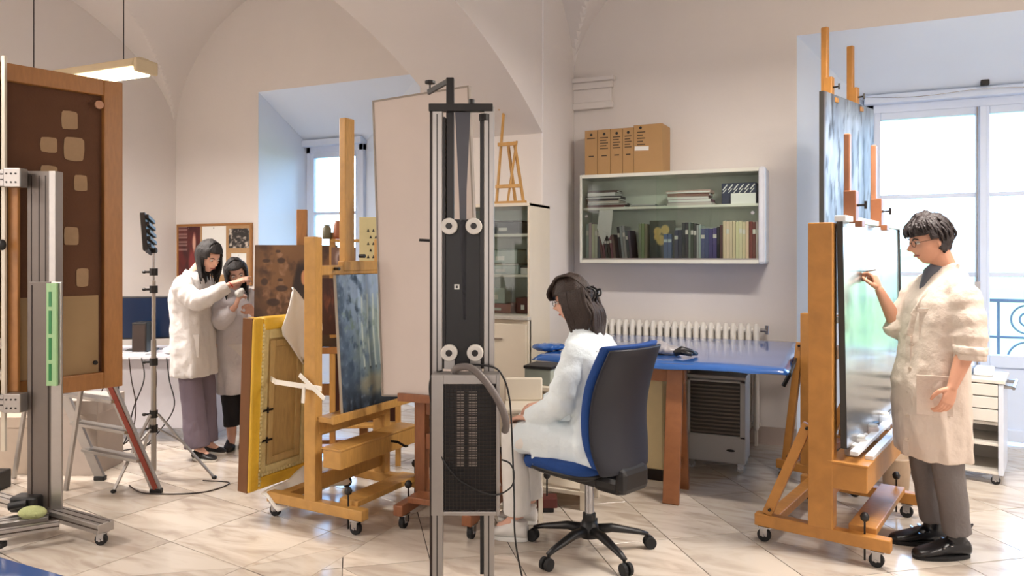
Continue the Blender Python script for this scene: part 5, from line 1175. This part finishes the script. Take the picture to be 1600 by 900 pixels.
def face_bits(par, c, M, s=1.0, brow=HAIRB, lipc=(164, 92, 84), glasses=False, nm='eye'):
    for sd in (-1, 1):
        bm = new(); ell(bm, c+M @ V((.080, sd*.031, .004))*s, .012*s, .014*s, .009*s, M, 14, 10); e = obj('eye', bm, mat('eye_white', (214, 206, 200), .3), par, smooth=True)
        bm = new(); ell(bm, c+M @ V((.0895, sd*.031, .003))*s, .0035*s, .006*s, .006*s, M, 12, 8); obj('iris', bm, mat('iris_dark', (38, 26, 22), .2), e, smooth=True)
        bm = new(); wire(bm, [c+M @ V((.093, sd*.014, .020))*s, c+M @ V((.093, sd*.030, .027))*s, c+M @ V((.082, sd*.048, .020))*s], .0032*s); obj('eyebrow', bm, brow, par, smooth=True)
    bm = new(); wire(bm, [c+M @ V((.086, -.022, -.064))*s, c+M @ V((.095, 0, -.062))*s, c+M @ V((.086, .022, -.064))*s], .0052*s); obj('lips', bm, mat('lips_%d' % lipc[0], lipc, .4), par, smooth=True)
    if glasses:
        bm = new()
        for sd in (-1, 1):
            wire(bm, [c+M @ V((.102, sd*(.031+.021*math.cos(a)), .002+.017*math.sin(a)))*s for a in [2*PI*k/10 for k in range(11)]], .0013, n=2)
            wire(bm, [c+M @ V((.100, sd*.052, .006))*s, c+M @ V((.05, sd*.078, .008))*s, c+M @ V((-.01, sd*.083, .004))*s], .0014)
        wire(bm, [c+M @ V((.103, -.011, .005))*s, c+M @ V((.106, 0, .009))*s, c+M @ V((.103, .011, .005))*s], .0013); obj('glasses', bm, BLACKM, par, smooth=True)
def hand_into(bm, w, d, n, thumb, s=1.0, curl=.5, spread=.06, grip=None):
    """w wrist, d finger direction, n palm normal (palm side), thumb = side the thumb leaves"""
    w = V(w); d = V(d).normalized(); n = V(n); n = (n-d*n.dot(d)).normalized(); t = d.cross(n); 
    if t.dot(V(thumb)) < 0: t = -t
    k0 = w+d*.085*s
    limb(bm, [w-d*.01*s, w+d*.02*s, w+d*.055*s, k0+d*.004*s], [.024*s, .032*s, .040*s, .037*s], [.018*s, .0165*s, .0155*s, .012*s], side=t, seg=14)
    for i, (L_, o) in enumerate(((.070, .029), (.078, .010), (.072, -.010), (.056, -.029))):
        c_ = curl if not isinstance(curl, (list, tuple)) else curl[i]; p = k0+t*o*s-d*.010*s; dd = (d+t*o*spread*2).normalized(); pts = [p]; a = 0
        for seg_, f in ((.46, .55), (.30, 1.0), (.24, .8)):
            a += c_*f*1.15; v = dd*math.cos(a)+n*math.sin(a); p = p+v*(L_*seg_+.004)*s; pts.append(p)
        limb(bm, pts, [.0098*s, .0092*s, .0084*s, .0068*s], seg=10)
        ell(bm, pts[-1], .0066*s, .0066*s, .0066*s, u=10, v=6)
    p0 = w+d*.022*s+t*.026*s+n*.004*s; p1 = p0+(d*.55+t*.75+n*.35).normalized()*.034*s; p2 = p1+(d*.85+t*.15+n*.55).normalized()*.032*s; p3 = p2+(d*.9-t*.15+n*.5).normalized()*.024*s
    limb(bm, [p0, p1, p2, p3], [.014*s, .0115*s, .0102*s, .0076*s], seg=10); ell(bm, p3, .0074*s, .0074*s, .0074*s, u=10, v=6)
def body(par, J, m, voxel, hs=1.0, side=(0, 1, 0), fem=False):
    """one continuous skin; J joint dictionary"""
    bm = new(); S_ = V(side).normalized(); up = (V(J['neck'])-V(J['hip'])).normalized(); sh = .165 if fem else .19
    hip, nk = V(J['hip']), V(J['neck']); ch = hip.lerp(nk, .62)
    if 'chest' in J: ch = V(J['chest'])
    limb(bm, [hip-up*.06, hip, hip.lerp(ch, .5), ch, ch.lerp(nk, .6), nk-up*.02], [.11, .165, .13 if fem else .15, .155 if fem else .18, .15 if fem else .17, .06], [.07, .105, .09, .11, .08, .05], side=S_, seg=20)
    c, M = J['head']; limb(bm, [nk-up*.05, nk+up*.01, c+M @ V((-.018, 0, -.05))*hs], [.062, .052 if fem else .058, .050 if fem else .056], seg=16)
    head_into(bm, c, M, hs)
    for a in ('L', 'R'):
        s_, e, w_, h = [V(J[k+a]) for k in ('sh', 'el', 'wr', 'hd')]; th = .9 if fem else 1
        limb(bm, [ch.lerp(nk, .7).lerp(s_, .5), s_, s_.lerp(e, .35), s_.lerp(e, .9), e], [.05, .052*th, .048*th, .040*th, .038*th], seg=14)
        limb(bm, [s_.lerp(e, .95), e, e.lerp(w_, .25), e.lerp(w_, .7), w_, w_+(w_-e).normalized()*.015], [.036*th, .040*th, .041*th, .031*th, .024*th, .022*th], seg=14)
        hand_into(bm, w_, h-w_, J['pn'+a], J['th'+a], .93 if fem else 1.0, J.get('cu'+a, .35))
        hj, k, an, to = [V(J[q+a]) for q in ('hj', 'kn', 'an', 'to')]
        limb(bm, [hj, hj.lerp(k, .3), hj.lerp(k, .9), k], [.085, .082, .058, .056], seg=16); limb(bm, [hj.lerp(k, .95), k, k.lerp(an, .3), k.lerp(an, .9), an], [.052, .055, .056, .038, .036], seg=14)
        limb(bm, [an, an+(to-an)*.4-V((0, 0, .022)), an+(to-an)*.7-V((0, 0, .02))], [.034, .028, .022], seg=12)
    o = obj('body', bm, m, par); return fuse(o, voxel, 2)
def coat(name, par, m, cuts, sleeves, voxel=.010, amp=.006, extra=(), fold=.05, nf=9, hem0=0):
    """cuts: (centre, half width, half depth, side vec) from hem up"""
    bm = new(); rings = []; n = 56
    for i, (c_, a, b, s_) in enumerate(cuts):
        c_, s_ = V(c_), V(s_).normalized(); f = V((0, 0, 1)).cross(s_).normalized(); k = max(0, 1-i/(len(cuts)*.55)); r = []
        for q in range(n):
            t_ = 2*PI*q/n; w_ = 1+fold*k*math.sin(nf*t_+i*.35)+fold*.5*k*math.sin(nf*1.7*t_+2-i*.2)
            r.append(c_+s_*math.copysign(abs(math.cos(t_))**.85, math.cos(t_))*a*w_+f*math.copysign(abs(math.sin(t_))**.85, math.sin(t_))*b*w_)
        rings.append(r)
    loft(bm, rings)
    for pts, ra in sleeves:
        pts = [V(p) for p in pts]; out, rr = [], []
        for i in range(len(pts)-1):
            for k in range(8): t_ = k/8; out.append(pts[i].lerp(pts[i+1], t_)); rr.append((ra[i]*(1-t_)+ra[i+1]*t_)*(1+.06*math.sin(len(out)*1.35)+.03*math.sin(len(out)*2.9)))
        out.append(pts[-1]); rr.append(ra[-1]); limb(bm, out, rr, seg=18)
    for f in extra: f(bm)
    o = obj(name, bm, m, par); return fuse(o, voxel, 2, amp, 16)
def shoe(par, heel, toe, m, h=.07, w_=.045, boot=0, nm='shoe', sole=None, tilt=0):
    heel, toe = V(heel), V(toe); d = (toe-heel); L_ = d.length; d.normalize(); s_ = d.cross(V((0, 0, 1))).normalized(); bm = new(); rings = []
    for t_, wi, hi in ((0, .55, .8), (.06, .85, 1.0), (.25, .88, 1.05), (.45, .86, .95), (.62, 1.0, .72), (.80, 1.02, .55), (.93, .78, .42), (1.0, .35, .25)):
        c_ = heel+d*L_*t_; rings.append([c_+s_*math.cos(a)*w_*wi+V((0, 0, .012+h*hi*.5+math.sin(a)*h*hi*.5)) for a in [2*PI*k/14 for k in range(14)]])
    loft(bm, rings)
    if boot: c_ = heel+d*L_*.24; limb(bm, [c_+V((0, 0, h*.5)), c_+V((0, 0, boot*.7))-d*.005, c_+V((0, 0, boot))-d*.01], [.05, .046, .048], [.042, .040, .042], side=d, seg=14)
    o = obj(nm, bm, m, par); fuse(o, .006, 2)
    bm = new(); n = 24; out = []
    for k in range(n):
        a = 2*PI*k/n; x = (math.cos(a)+1)/2; wv = w_*1.0*math.copysign(abs(math.sin(a))**.7, math.sin(a))*(.8+.25*math.sin(x*PI*.9)); out.append(heel+d*(L_*x*1.01-.003)+s_*wv)
    z0 = heel.z; loft(bm, [[p+V((0, 0, 0)) for p in out], [p+V((0, 0, .02)) for p in out]]); obj('sole', bm, sole or RUBBER, o, bev=.003)
    return o
def trousers(par, J, m, r, voxel=.009, amp=.006, top=None, hem=.09):
    bm = new()
    if top: limb(bm, [V(J['hip'])-V((0, 0, .10)), V(J['hip'])], [.17, .17], [.11, .11], side=top, seg=20)
    for a in ('L', 'R'):
        hj, k, an = [V(J[q+a]) for q in ('hj', 'kn', 'an')]; e = an+(k-an).normalized()*hem*.3; P_ = [hj, hj.lerp(k, .5), k, k.lerp(e, .5), k.lerp(e, .85), e]
        limb(bm, P_, r, seg=20)
    o = obj('trousers', bm, m, par); return fuse(o, voxel, 2, amp, 18)
def patch(name, par, m, c_, n_, up_, w_, h_, th=.006):
    c_, n_ = V(c_), V(n_).normalized(); u = V(up_); u = (u-n_*u.dot(n_)).normalized(); s_ = u.cross(n_); bm = new(); bar(bm, c_-u*h_/2, c_+u*h_/2, w_, th, n_); return obj(name, bm, m, par, bev=.002)

# ---------------------------------------------------------------- man at the right easel
man = thing('person', 'standing young man in beige lab coat and black boots, retouching the tall pale canvas', 'person', C(2.18, 3.80), TH)
Jm = dict(hip=(.0, .0, .92), chest=(.025, -.01, 1.24), neck=(.055, .0, 1.455), head=hframe((-.025, -.01, 1.612), (-.94, .05, -.22)),
    shL=(.035, -.165, 1.36), elL=(.03, -.23, 1.09), wrL=(-.055, -.25, .90), hdL=(-.09, -.25, .79), pnL=(-.3, 1, 0), thL=(-1, 0, .2), cuL=.45,
    shR=(.03, .165, 1.36), elR=(-.09, .17, 1.135), wrR=(-.185, .19, 1.34), hdR=(-.20, .23, 1.44), pnR=(-.5, .5, -.2), thR=(-1, 0, .3), cuR=(.75, 1.0, 1.2, 1.3),
    hjL=(-.01, -.085, .88), knL=(.015, -.09, .49), anL=(.085, -.06, .10), toL=(-.03, -.07, .04), hjR=(.0, .09, .88), knR=(-.0, .10, .48), anR=(.07, .12, .10), toR=(-.06, .12, .04))
body(man, Jm, SKIN, .0045, side=(0, 1, 0)); hc, hM = Jm['head']; face_bits(man, hc, hM, 1.0, HAIRB, (170, 104, 92), True)
MH = mat('hair_dark_man', (38, 28, 28), .5, var=.4, scale=60, bump=.5, bscale=120)
hair_cap('hair', man, hc, hM, 1.0, .016, MH, lambda x, y, z: (z > .30 if x > .35 else (z > .12 if x > .05 else (z > -.32+.45*x))), puff=.012, amp=.009)
lk = []
for k in range(70):
    a = R.uniform(-1.3, 1.3); z0 = R.uniform(.55, .95); r0 = math.sqrt(max(0, 1-z0*z0)); p = (r0*math.cos(a), r0*math.sin(a), z0)
    a2 = a*1.1; zl = R.uniform(.20, .40)+.10*abs(a); q = (math.sqrt(1-zl*zl)*math.cos(a2), math.sqrt(1-zl*zl)*math.sin(a2), zl); mid = tuple((p[i]+q[i])/2*1.08 for i in range(3))
    lk.append(([hc+hM @ hshape(v, t_) for v, t_ in ((p, .024), (mid, .026), (q, .022))], .008))
for k in range(60):
    a = R.uniform(1.2, 5.1); z0 = R.uniform(.3, .95); r0 = math.sqrt(1-z0*z0); p = (r0*math.cos(a), r0*math.sin(a), z0); zl = max(-.45, z0-.55); r1 = math.sqrt(1-zl*zl); q = (r1*math.cos(a+.1), r1*math.sin(a+.1), zl)
    if math.cos(a) > 0 and zl < 0: continue
    lk.append(([hc+hM @ hshape(p, .022), hc+hM @ hshape(tuple((p[i]+q[i])/2*1.06 for i in range(3)), .024), hc+hM @ hshape(q, .012)], .008))
strands('hair_locks', man, MH, lk)
cuts = [((x_, .0, z), a, b, (0, 1, 0)) for x_, z, a, b in ((-.005, .505, .205, .152), (-.008, .55, .206, .154), (-.015, .65, .206, .158), (-.02, .76, .204, .160), (-.025, .88, .202, .160), (-.01, 1.0, .195, .146), (.0, 1.10, .195, .140), (.01, 1.2, .205, .140), (.02, 1.3, .208, .132), (.035, 1.37, .185, .112), (.05, 1.425, .14, .092), (.064, 1.46, .084, .076), (.078, 1.495, .066, .058))]
mc = coat('lab_coat', man, COATB, cuts, [([(.03, -.10, 1.375), (.04, -.175, 1.335), (.05, -.225, 1.18), (.04, -.235, 1.06)], [.07, .078, .074, .070]), ([(.05, .12, 1.375), (.01, .185, 1.32), (-.06, .185, 1.20), (-.10, .175, 1.13), (-.125, .18, 1.17)], [.078, .080, .074, .066, .060])], amp=.008)
for z, r_ in ((1.045, .071), (1.075, .077)):
    bm = new(); limb(bm, [(.038, -.235, z-.02), (.040, -.235, z+.02)], [r_, r_], seg=20); o = obj('rolled_cuff', bm, COATB, mc); fuse(o, .008, 1, .008, 25)
patch('chest_pocket', mc, COATB, (-.075, -.125, 1.19), (-.6, -1, .0), (0, 0, 1), .13, .15); patch('pocket_welt', mc, COATB, (-.08, -.130, 1.258), (-.6, -1, .0), (0, 0, 1), .135, .022)
patch('hip_pocket', mc, COATB, (-.10, -.178, .84), (-.45, -1, .0), (0, 0, 1), .16, .19); patch('pocket_welt', mc, COATB, (-.10, -.183, .93), (-.45, -1, .0), (0, 0, 1), .165, .022)
def lapel(par, pts, wd, m, th=.006, n_=(0, -1, 0)):
    bm = new(); P_ = [V(p) for p in pts]
    for i in range(len(P_)-1): bar(bm, P_[i], P_[i+1], wd[i], th, V(n_))
    o = obj('collar', bm, m, par); fuse(o, .006, 2); return o
lapel(mc, [(.115, -.03, 1.475), (.065, -.085, 1.465), (-.0, -.095, 1.41), (-.075, -.085, 1.33), (-.125, -.05, 1.22), (-.145, -.03, 1.12)], [.05, .06, .06, .055, .04], COATB, .012, (-.5, -1, .3)); lapel(mc, [(.125, .0, 1.475), (.06, .07, 1.46), (-.04, .07, 1.38), (-.10, .02, 1.28)], [.05, .05, .05], COATB, .012, (-.5, .5, .5))
one('coat_front_edge', COATB, mc, bar, (-.148, -.035, 1.12), (-.160, -.03, .52), .03, .014, V((-1, -.3, 0)))
for k in range(5): one('button', mat('button', (190, 172, 156), .4), mc, cyl, (-.150-.006*k, -.062, 1.08-.12*k), (-.160-.006*k, -.070, 1.08-.12*k), .008, 10)
bm = new(); limb(bm, [(-.035, -.01, 1.28), (-.02, -.01, 1.36), (.01, 0, 1.43), (.045, 0, 1.47)], [.02, .038, .054, .056], [.05, .062, .066, .056], side=(0, 1, 0), seg=18); obj('undershirt', bm, mat('grey_shirt', (96, 96, 104), .85), man, smooth=True)
trousers(man, Jm, mat('grey_trousers', (112, 106, 104), .85, var=.08, bump=.3, bscale=60), [.092, .085, .074, .070, .066, .068], top=(0, 1, 0))
BOOT = mat('boot_leather', (24, 23, 25), .3, var=.2)
for hl, to, nm in (((.145, -.055, 0), (-.15, -.075, 0), 'a'), ((.13, .12, 0), (-.165, .13, 0), 'b')):
    b = shoe(man, hl, to, BOOT, .085, .052, boot=.16, nm='boot'); d = (V(to)-V(hl)).normalized()
    bm = new(); bar(bm, V(hl)+d*.12+V((0, -.05, .075)), V(hl)+d*.12+V((0, .045, .085)), .014, .006); bar(bm, V(hl)+d*.16+V((0, -.05, .065)), V(hl)+d*.16+V((0, .045, .075)), .010, .006); obj('strap', bm, STEEL, b)
    bm = new(); wire(bm, [V(hl)+d*.005+V((0, 0, .15)), V(hl)-d*.02+V((0, 0, .165)), V(hl)+d*.0+V((0, 0, .13))], .004); obj('pull_tab', bm, BOOT, b)
br = thing('paint_brush', 'thin brush in the raised hand of the man touching the pale canvas', 'brush', C(2.18, 3.80), TH)
tipB, endB = V((-.185, .40, 1.438)), V((-.235, .14, 1.455)); dB = (endB-tipB).normalized()
one('handle', REDWD, br, cyl, tipB+dB*.05, endB, .0035, 8); one('ferrule', STEEL, br, cyl, tipB+dB*.02, tipB+dB*.05, .0042, 8); one('bristles', BLACK, br, cyl, tipB, tipB+dB*.02, .001, 8, .004)

# ---------------------------------------------------------------- seated woman
sw = thing('person', 'seated woman in white coat with long dark hair and black hair clip, seen from behind', 'person', C(.40, 3.84), TH)
def L3(X, Y, z): return (X-.40, Y-3.84, z)
F = V((-.82, .57, 0)); SDv = V((.57, .82, 0))
Js = dict(hip=L3(.47, 3.77, .60), chest=L3(.44, 3.82, .92), neck=L3(.375, 3.87, 1.13), head=hframe(L3(.325, 3.915, 1.295), (-.86, .42, -.22)),
    shL=L3(.335, 3.745, 1.04), elL=L3(.25, 3.72, .79), wrL=L3(.085, 3.90, .675), hdL=L3(.0, 4.0, .655), pnL=(0, 0, -1), thL=(.3, .6, 0), cuL=.4,
    shR=L3(.495, 4.01, 1.04), elR=L3(.36, 4.15, .80), wrR=L3(.17, 4.14, .70), hdR=L3(.05, 4.14, .68), pnR=(0, 0, -1), thR=(-.3, -.6, 0), cuR=.5,
    hjL=L3(.40, 3.71, .575), knL=L3(.01, 3.93, .565), anL=L3(.03, 3.98, .12), toL=L3(-.12, 4.03, .05), hjR=L3(.52, 3.88, .575), knR=L3(.09, 4.20, .565), anR=L3(.10, 4.22, .12), toR=L3(-.05, 4.30, .05))
body(sw, Js, SKINP, .0045, .97, side=SDv, fem=True); hc, hM = Js['head']; face_bits(sw, hc, hM, .97, HAIRD, (176, 100, 92), True)
hair_cap('hair', sw, hc, hM, .97, .020, HAIRD, lambda x, y, z: (z > .34 if x > .5 else (z > .0 if x > .25 else True)), puff=.010, amp=.004)
def hl(x, y, z): return hc+hM @ V((x, y, z))
lk = []
for k in range(150):                        # half-up hair: swept back to the clip, long lengths falling over back and shoulder
    a = R.uniform(-1, 1); y0 = a*.085; zt = R.uniform(-.03, .06); x0 = R.uniform(-.10, -.02)
    bx = -.105-.02*R.random(); end = V((.455+R.uniform(-.05, .03)-.40, 3.80+a*.09-3.84, 0)); z1 = R.uniform(.98, 1.06)
    lk.append(([hl(x0, y0, zt), hl(bx, y0*.95, -.07), V((hl(bx-.02, y0, 0).x+.01, hl(bx, y0, 0).y, 1.15)), V((end.x+.02*a, end.y-.02, z1))], R.uniform(.007, .012)))
for k in range(70):                         # front locks by the face on the camera side
    x0 = R.uniform(-.10, .03); e = R.uniform(-.03, .03)-x0*-.9
    lk.append(([hl(x0, .085, .05), hl(x0, .092, -.04), hl(x0-.01, .088, -.12), V((.335-.40+e*.5-x0*.5, 3.79-3.84+abs(e)*.5, R.uniform(1.05, 1.12)))], .008))
for k in range(60):                         # swept crown
    a = R.uniform(-1.0, 1.0); lk.append(([hc+hM @ hshape((.80, a*.5, .5), .024), hc+hM @ hshape((.35, a*.6, .85), .030), hc+hM @ hshape((-.3, a*.62, .78), .032), hc+hM @ hshape((-.93, a*.3, .15), .026)], .010))
for k in range(26):                         # fringe
    a = -1+2*k/25; lk.append(([hc+hM @ hshape((.62, a*.55, .70), .030), hc+hM @ hshape((.90, a*.58, .38), .030), hc+hM @ hshape((.94, a*.62, .14), .018)], .009))
strands('hair_lengths', sw, HAIRD, lk)
bm = new(); c_ = hl(-.125, .025, .015)
for s in (-1, 1): wire(bm, [hl(-.11, .02+s*.03, .05), hl(-.145, .02+s*.02, .02), hl(-.12, .02+s*.025, -.03)], .006)
wire(bm, [hl(-.13, .0, .02), hl(-.165, .01, .025), hl(-.165, .03, -.005), hl(-.135, .03, 0)], .006); obj('hair_clip', bm, BLACK, sw, smooth=True)
up3 = [L3(.475, 3.765, .50), L3(.475, 3.765, .58), L3(.465, 3.78, .68), L3(.455, 3.80, .80), L3(.445, 3.815, .92), L3(.425, 3.835, 1.02), L3(.405, 3.85, 1.08), L3(.385, 3.865, 1.13), L3(.375, 3.87, 1.165)]
dims = ((.205, .14), (.215, .155), (.185, .14), (.172, .132), (.182, .132), (.188, .12), (.165, .10), (.10, .075), (.06, .058))
cuts = [(p, a, b, SDv) for p, (a, b) in zip(up3, dims)]
def lap(bm):
    for a, ext in (('L', 1.0), ('R', 1.0)):
        h_, k_ = V(Js['hj'+a]), V(Js['kn'+a]); limb(bm, [h_+V((0, 0, .01)), h_.lerp(k_, .5)+V((0, 0, .008)), k_+V((.02, -.02, .005))], [.105, .098, .078], seg=18)
    limb(bm, [V(L3(.46, 3.79, .57)), V(L3(.07, 4.06, .575))], [.20, .17], [.075, .07], side=SDv, seg=20)
    # skirt of the coat hanging off the near side of the seat
    pts = [L3(.40, 3.60, .56), L3(.25, 3.70, .54), L3(.10, 3.80, .52)]
    for i in range(2): bar(bm, V(pts[i]), V(pts[i+1]), .03, .13)
wcn = coat('lab_coat', sw, COATC, cuts, [([L3(.40, 3.83, 1.07), L3(.335, 3.745, 1.04), L3(.275, 3.70, .90), L3(.245, 3.72, .785), L3(.18, 3.80, .73), L3(.095, 3.89, .682)], [.07, .078, .074, .074, .062, .048]), ([L3(.44, 3.92, 1.07), L3(.505, 4.02, 1.03), L3(.42, 4.10, .88), L3(.36, 4.15, .79), L3(.19, 4.14, .705)], [.07, .075, .07, .068, .048])], extra=(lap,), amp=.008, fold=.03)
bm = new(); rr = []
for z, a in ((1.12, .075), (1.165, .066), (1.175, .058), (1.15, .05)): rr.append([V(L3(.378, 3.865, z))+SDv*math.cos(t_)*a+F*math.sin(t_)*a*.95 for t_ in [2*PI*k/24 for k in range(24)]])
loft(bm, rr, cap=False); o = obj('collar', bm, COATC, wcn, smooth=True)
TRW = mat('white_trousers', (228, 226, 222), .85, var=.05, bump=.3, bscale=50)
trousers(sw, Js, TRW, [.09, .085, .085, .075, .075, .078], hem=.10)
SHW = mat('white_shoe', (222, 220, 216), .5)
shoe(sw, L3(.085, 3.95, 0), L3(-.135, 4.02, 0), SHW, .085, .045, boot=.11, nm='sneaker', sole=PAPER); shoe(sw, L3(.14, 4.20, 0), L3(-.08, 4.29, 0), SHW, .085, .045, boot=.11, nm='sneaker', sole=PAPER)

# ---------------------------------------------------------------- two women at the back
w1 = thing('person', 'standing woman in white coat and wide grey trousers reaching towards the religious painting', 'person', C(-2.45, 5.64), TH)
J1 = dict(hip=(.02, 0, .88), chest=(-.01, 0, 1.18), neck=(.03, .0, 1.40), head=hframe((.13, -.02, 1.525), (.80, -.42, -.42)),
    shL=(.04, .16, 1.345), elL=(.03, .21, 1.09), wrL=(.07, .17, .86), hdL=(.08, .16, .76), pnL=(0, -1, 0), thL=(1, 0, 0),
    shR=(-.01, -.165, 1.345), elR=(.13, -.22, 1.19), wrR=(.36, -.13, 1.325), hdR=(.46, -.08, 1.37), pnR=(0, .3, -1), thR=(0, .8, .3), cuR=(.15, .5, .7, .8),
    hjL=(.03, .09, .84), knL=(.06, .09, .46), anL=(.07, .08, .10), toL=(.22, .03, .04), hjR=(.0, -.09, .84), knR=(.04, -.09, .46), anR=(.08, -.10, .10), toR=(.22, -.16, .04))
body(w1, J1, SKINP, .006, .95, side=(.1, 1, 0), fem=True); hc, hM = J1['head']; face_bits(w1, hc, hM, .95)
hair_cap('hair', w1, hc, hM, .95, .022, HAIRB, lambda x, y, z: (z > .5 if x > .6 else (z > .1 if x > .4 else (abs(y) > .6 or x < .3))), puff=.006)
lk = []
for k in range(120):
    a = R.uniform(.95, 4.85); rx = .10*math.cos(a); ry = .085*math.sin(a); ln = R.uniform(.14, .24); sh_ = .03 if math.sin(a) < 0 else .05
    p0 = hl(rx, ry, .02); lk.append(([hl(rx*.8, ry*.9, .07), p0, p0+V((.0, 0, -.09)), p0*.0+V((p0.x*.55+.055+sh_*.4, p0.y*.9-.03, p0.z-ln))], .011))
strands('hair_lengths', w1, HAIRB, lk)
cuts = [((c_, 0, z), a, b, (.1, 1, 0)) for c_, z, a, b in ((.02, .62, .205, .145), (.02, .70, .205, .144), (.015, .80, .20, .142), (.01, .90, .195, .14), (.0, 1.0, .185, .135), (-.01, 1.1, .18, .13), (-.015, 1.2, .19, .132), (-.01, 1.28, .188, .122), (.005, 1.34, .16, .10), (.02, 1.38, .10, .075), (.03, 1.41, .06, .06))]
c1 = coat('lab_coat', w1, COATW, cuts, [([(0, -.11, 1.335), (.0, -.175, 1.30), (.07, -.20, 1.225), (.14, -.215, 1.195), (.24, -.18, 1.25), (.33, -.145, 1.305)], [.07, .078, .075, .075, .062, .052]), ([(.03, .11, 1.335), (.04, .17, 1.30), (.03, .21, 1.09), (.065, .175, .89)], [.07, .075, .065, .05])], amp=.008, voxel=.011)
patch('hip_pocket', c1, COATW, (.05, -.168, .86), (.25, -1, 0), (0, 0, 1), .14, .17); lapel(c1, [(-.04, -.06, 1.41), (.03, -.08, 1.39), (.09, -.08, 1.32)], [.05, .05], COATW, .012, (.4, -1, .5))
bm = new(); limb(bm, [V((.345, -.138, 1.315)), V((.352, -.135, 1.32))], [.027, .027], seg=14); obj('red_bracelet', bm, mat('red_band', (190, 60, 50), .5), w1)
bm = new(); limb(bm, [(.03, 0, 1.30), (.05, 0, 1.39), (.06, 0, 1.43)], [.08, .062, .05], seg=14); obj('black_scarf', bm, HAIRB, w1, smooth=True)
trousers(w1, J1, mat('mauve_trousers', (112, 100, 112), .85, var=.08, bump=.3, bscale=60), [.09, .085, .082, .085, .09, .094], top=(.1, 1, 0), hem=-.02)
shoe(w1, (.04, .09, 0), (.24, .04, 0), BLACK, .06, .042, sole=PAPER); shoe(w1, (.05, -.10, 0), (.25, -.17, 0), BLACK, .06, .042, sole=PAPER)
w2_ = thing('person', 'standing woman in pale coat and black trousers holding a cotton ball by the painting', 'person', C(-2.24, 5.95), TH)
J2 = dict(hip=(.02, 0, .80), chest=(.01, 0, 1.06), neck=(.0, -.01, 1.27), head=hframe((.025, -.04, 1.395), (.42, -.78, -.35), (-.25, 0, 1)),
    shL=(.14, .08, 1.22), elL=(.20, .0, 1.02), wrL=(.20, -.16, 1.08), hdL=(.17, -.22, 1.16), pnL=(0, -1, 0), thL=(-1, 0, 0), cuL=.7,
    shR=(-.13, -.08, 1.22), elR=(-.03, -.20, 1.03), wrR=(.10, -.26, 1.14), hdR=(.135, -.27, 1.22), pnR=(.8, .4, .2), thR=(0, .6, .4), cuR=.8,
    hjL=(.10, .04, .76), knL=(.08, .03, .42), anL=(.08, .02, .09), toL=(.15, -.12, .04), hjR=(-.07, -.03, .76), knR=(-.03, -.04, .42), anR=(-.01, -.04, .09), toR=(.04, -.18, .04))
body(w2_, J2, SKINP, .006, .92, side=(1, .5, 0), fem=True); hc, hM = J2['head']; face_bits(w2_, hc, hM, .92)
hair_cap('hair', w2_, hc, hM, .92, .020, HAIRB, lambda x, y, z: (z > .5 if x > .6 else (z > .1 if x > .4 else (abs(y) > .6 or x < .3))), puff=.006)
lk = []
for k in range(110):
    a = R.uniform(.9, 5.2); rx = .10*math.cos(a); ry = .085*math.sin(a); p0 = hl(rx, ry, .02)
    lk.append(([hl(rx*.8, ry*.9, .07), p0, p0+V((.01, 0, -.09)), V((p0.x*1.15, p0.y*.8-.02, p0.z-R.uniform(.16, .26)))], .010))
strands('hair_lengths', w2_, HAIRB, lk)
cuts = [((c_, 0, z), a, b, (1, .45, 0)) for c_, z, a, b in ((.03, .43, .175, .15), (.03, .52, .178, .15), (.025, .65, .178, .145), (.02, .78, .18, .14), (.015, .88, .17, .128), (.01, .98, .165, .125), (.01, 1.08, .172, .125), (.0, 1.16, .17, .115), (.0, 1.21, .14, .09), (.0, 1.25, .085, .07), (.0, 1.28, .055, .055))]
c2 = coat('lab_coat', w2_, mat('coat_cotton_grey', (206, 202, 206), .85, var=.03, bump=.7, bscale=9, bdist=.03), cuts, [([(-.08, -.04, 1.21), (-.13, -.08, 1.18), (-.08, -.15, 1.09), (-.03, -.205, 1.03), (.075, -.25, 1.115)], [.065, .07, .072, .082, .050]), ([(.08, .04, 1.21), (.14, .08, 1.18), (.20, .0, 1.02), (.20, -.14, 1.07)], [.065, .07, .068, .05])], amp=.007, voxel=.011, extra=(lambda b: ell(b, (-.035, -.20, 1.02), .07, .07, .07),))
patch('hip_pocket', c2, COATW, (.06, -.13, .76), (.3, -1, 0), (0, 0, 1), .12, .15)
trousers(w2_, J2, mat('black_trousers', (26, 24, 28), .85), [.09, .08, .065, .06, .058, .058], top=(1, .45, 0), hem=.25)
shoe(w2_, (.06, .05, 0), (.13, -.17, 0), BLACK, .06, .04); shoe(w2_, (-.03, -.0, 0), (.03, -.22, 0), BLACK, .06, .04)
bm = new(); ell(bm, (0, 0, 0), .034, .032, .030); ell(bm, (.02, 0, .02), .025, .022, .02); o = obj('cotton_ball', bm, PAPER, smooth=True); fuse(o, .006, 1, .006, 60); tag(o, 'white cotton ball held up in the fingers of the second woman', 'cotton', loc=C(-2.24+.15, 5.95-.31, 1.245))
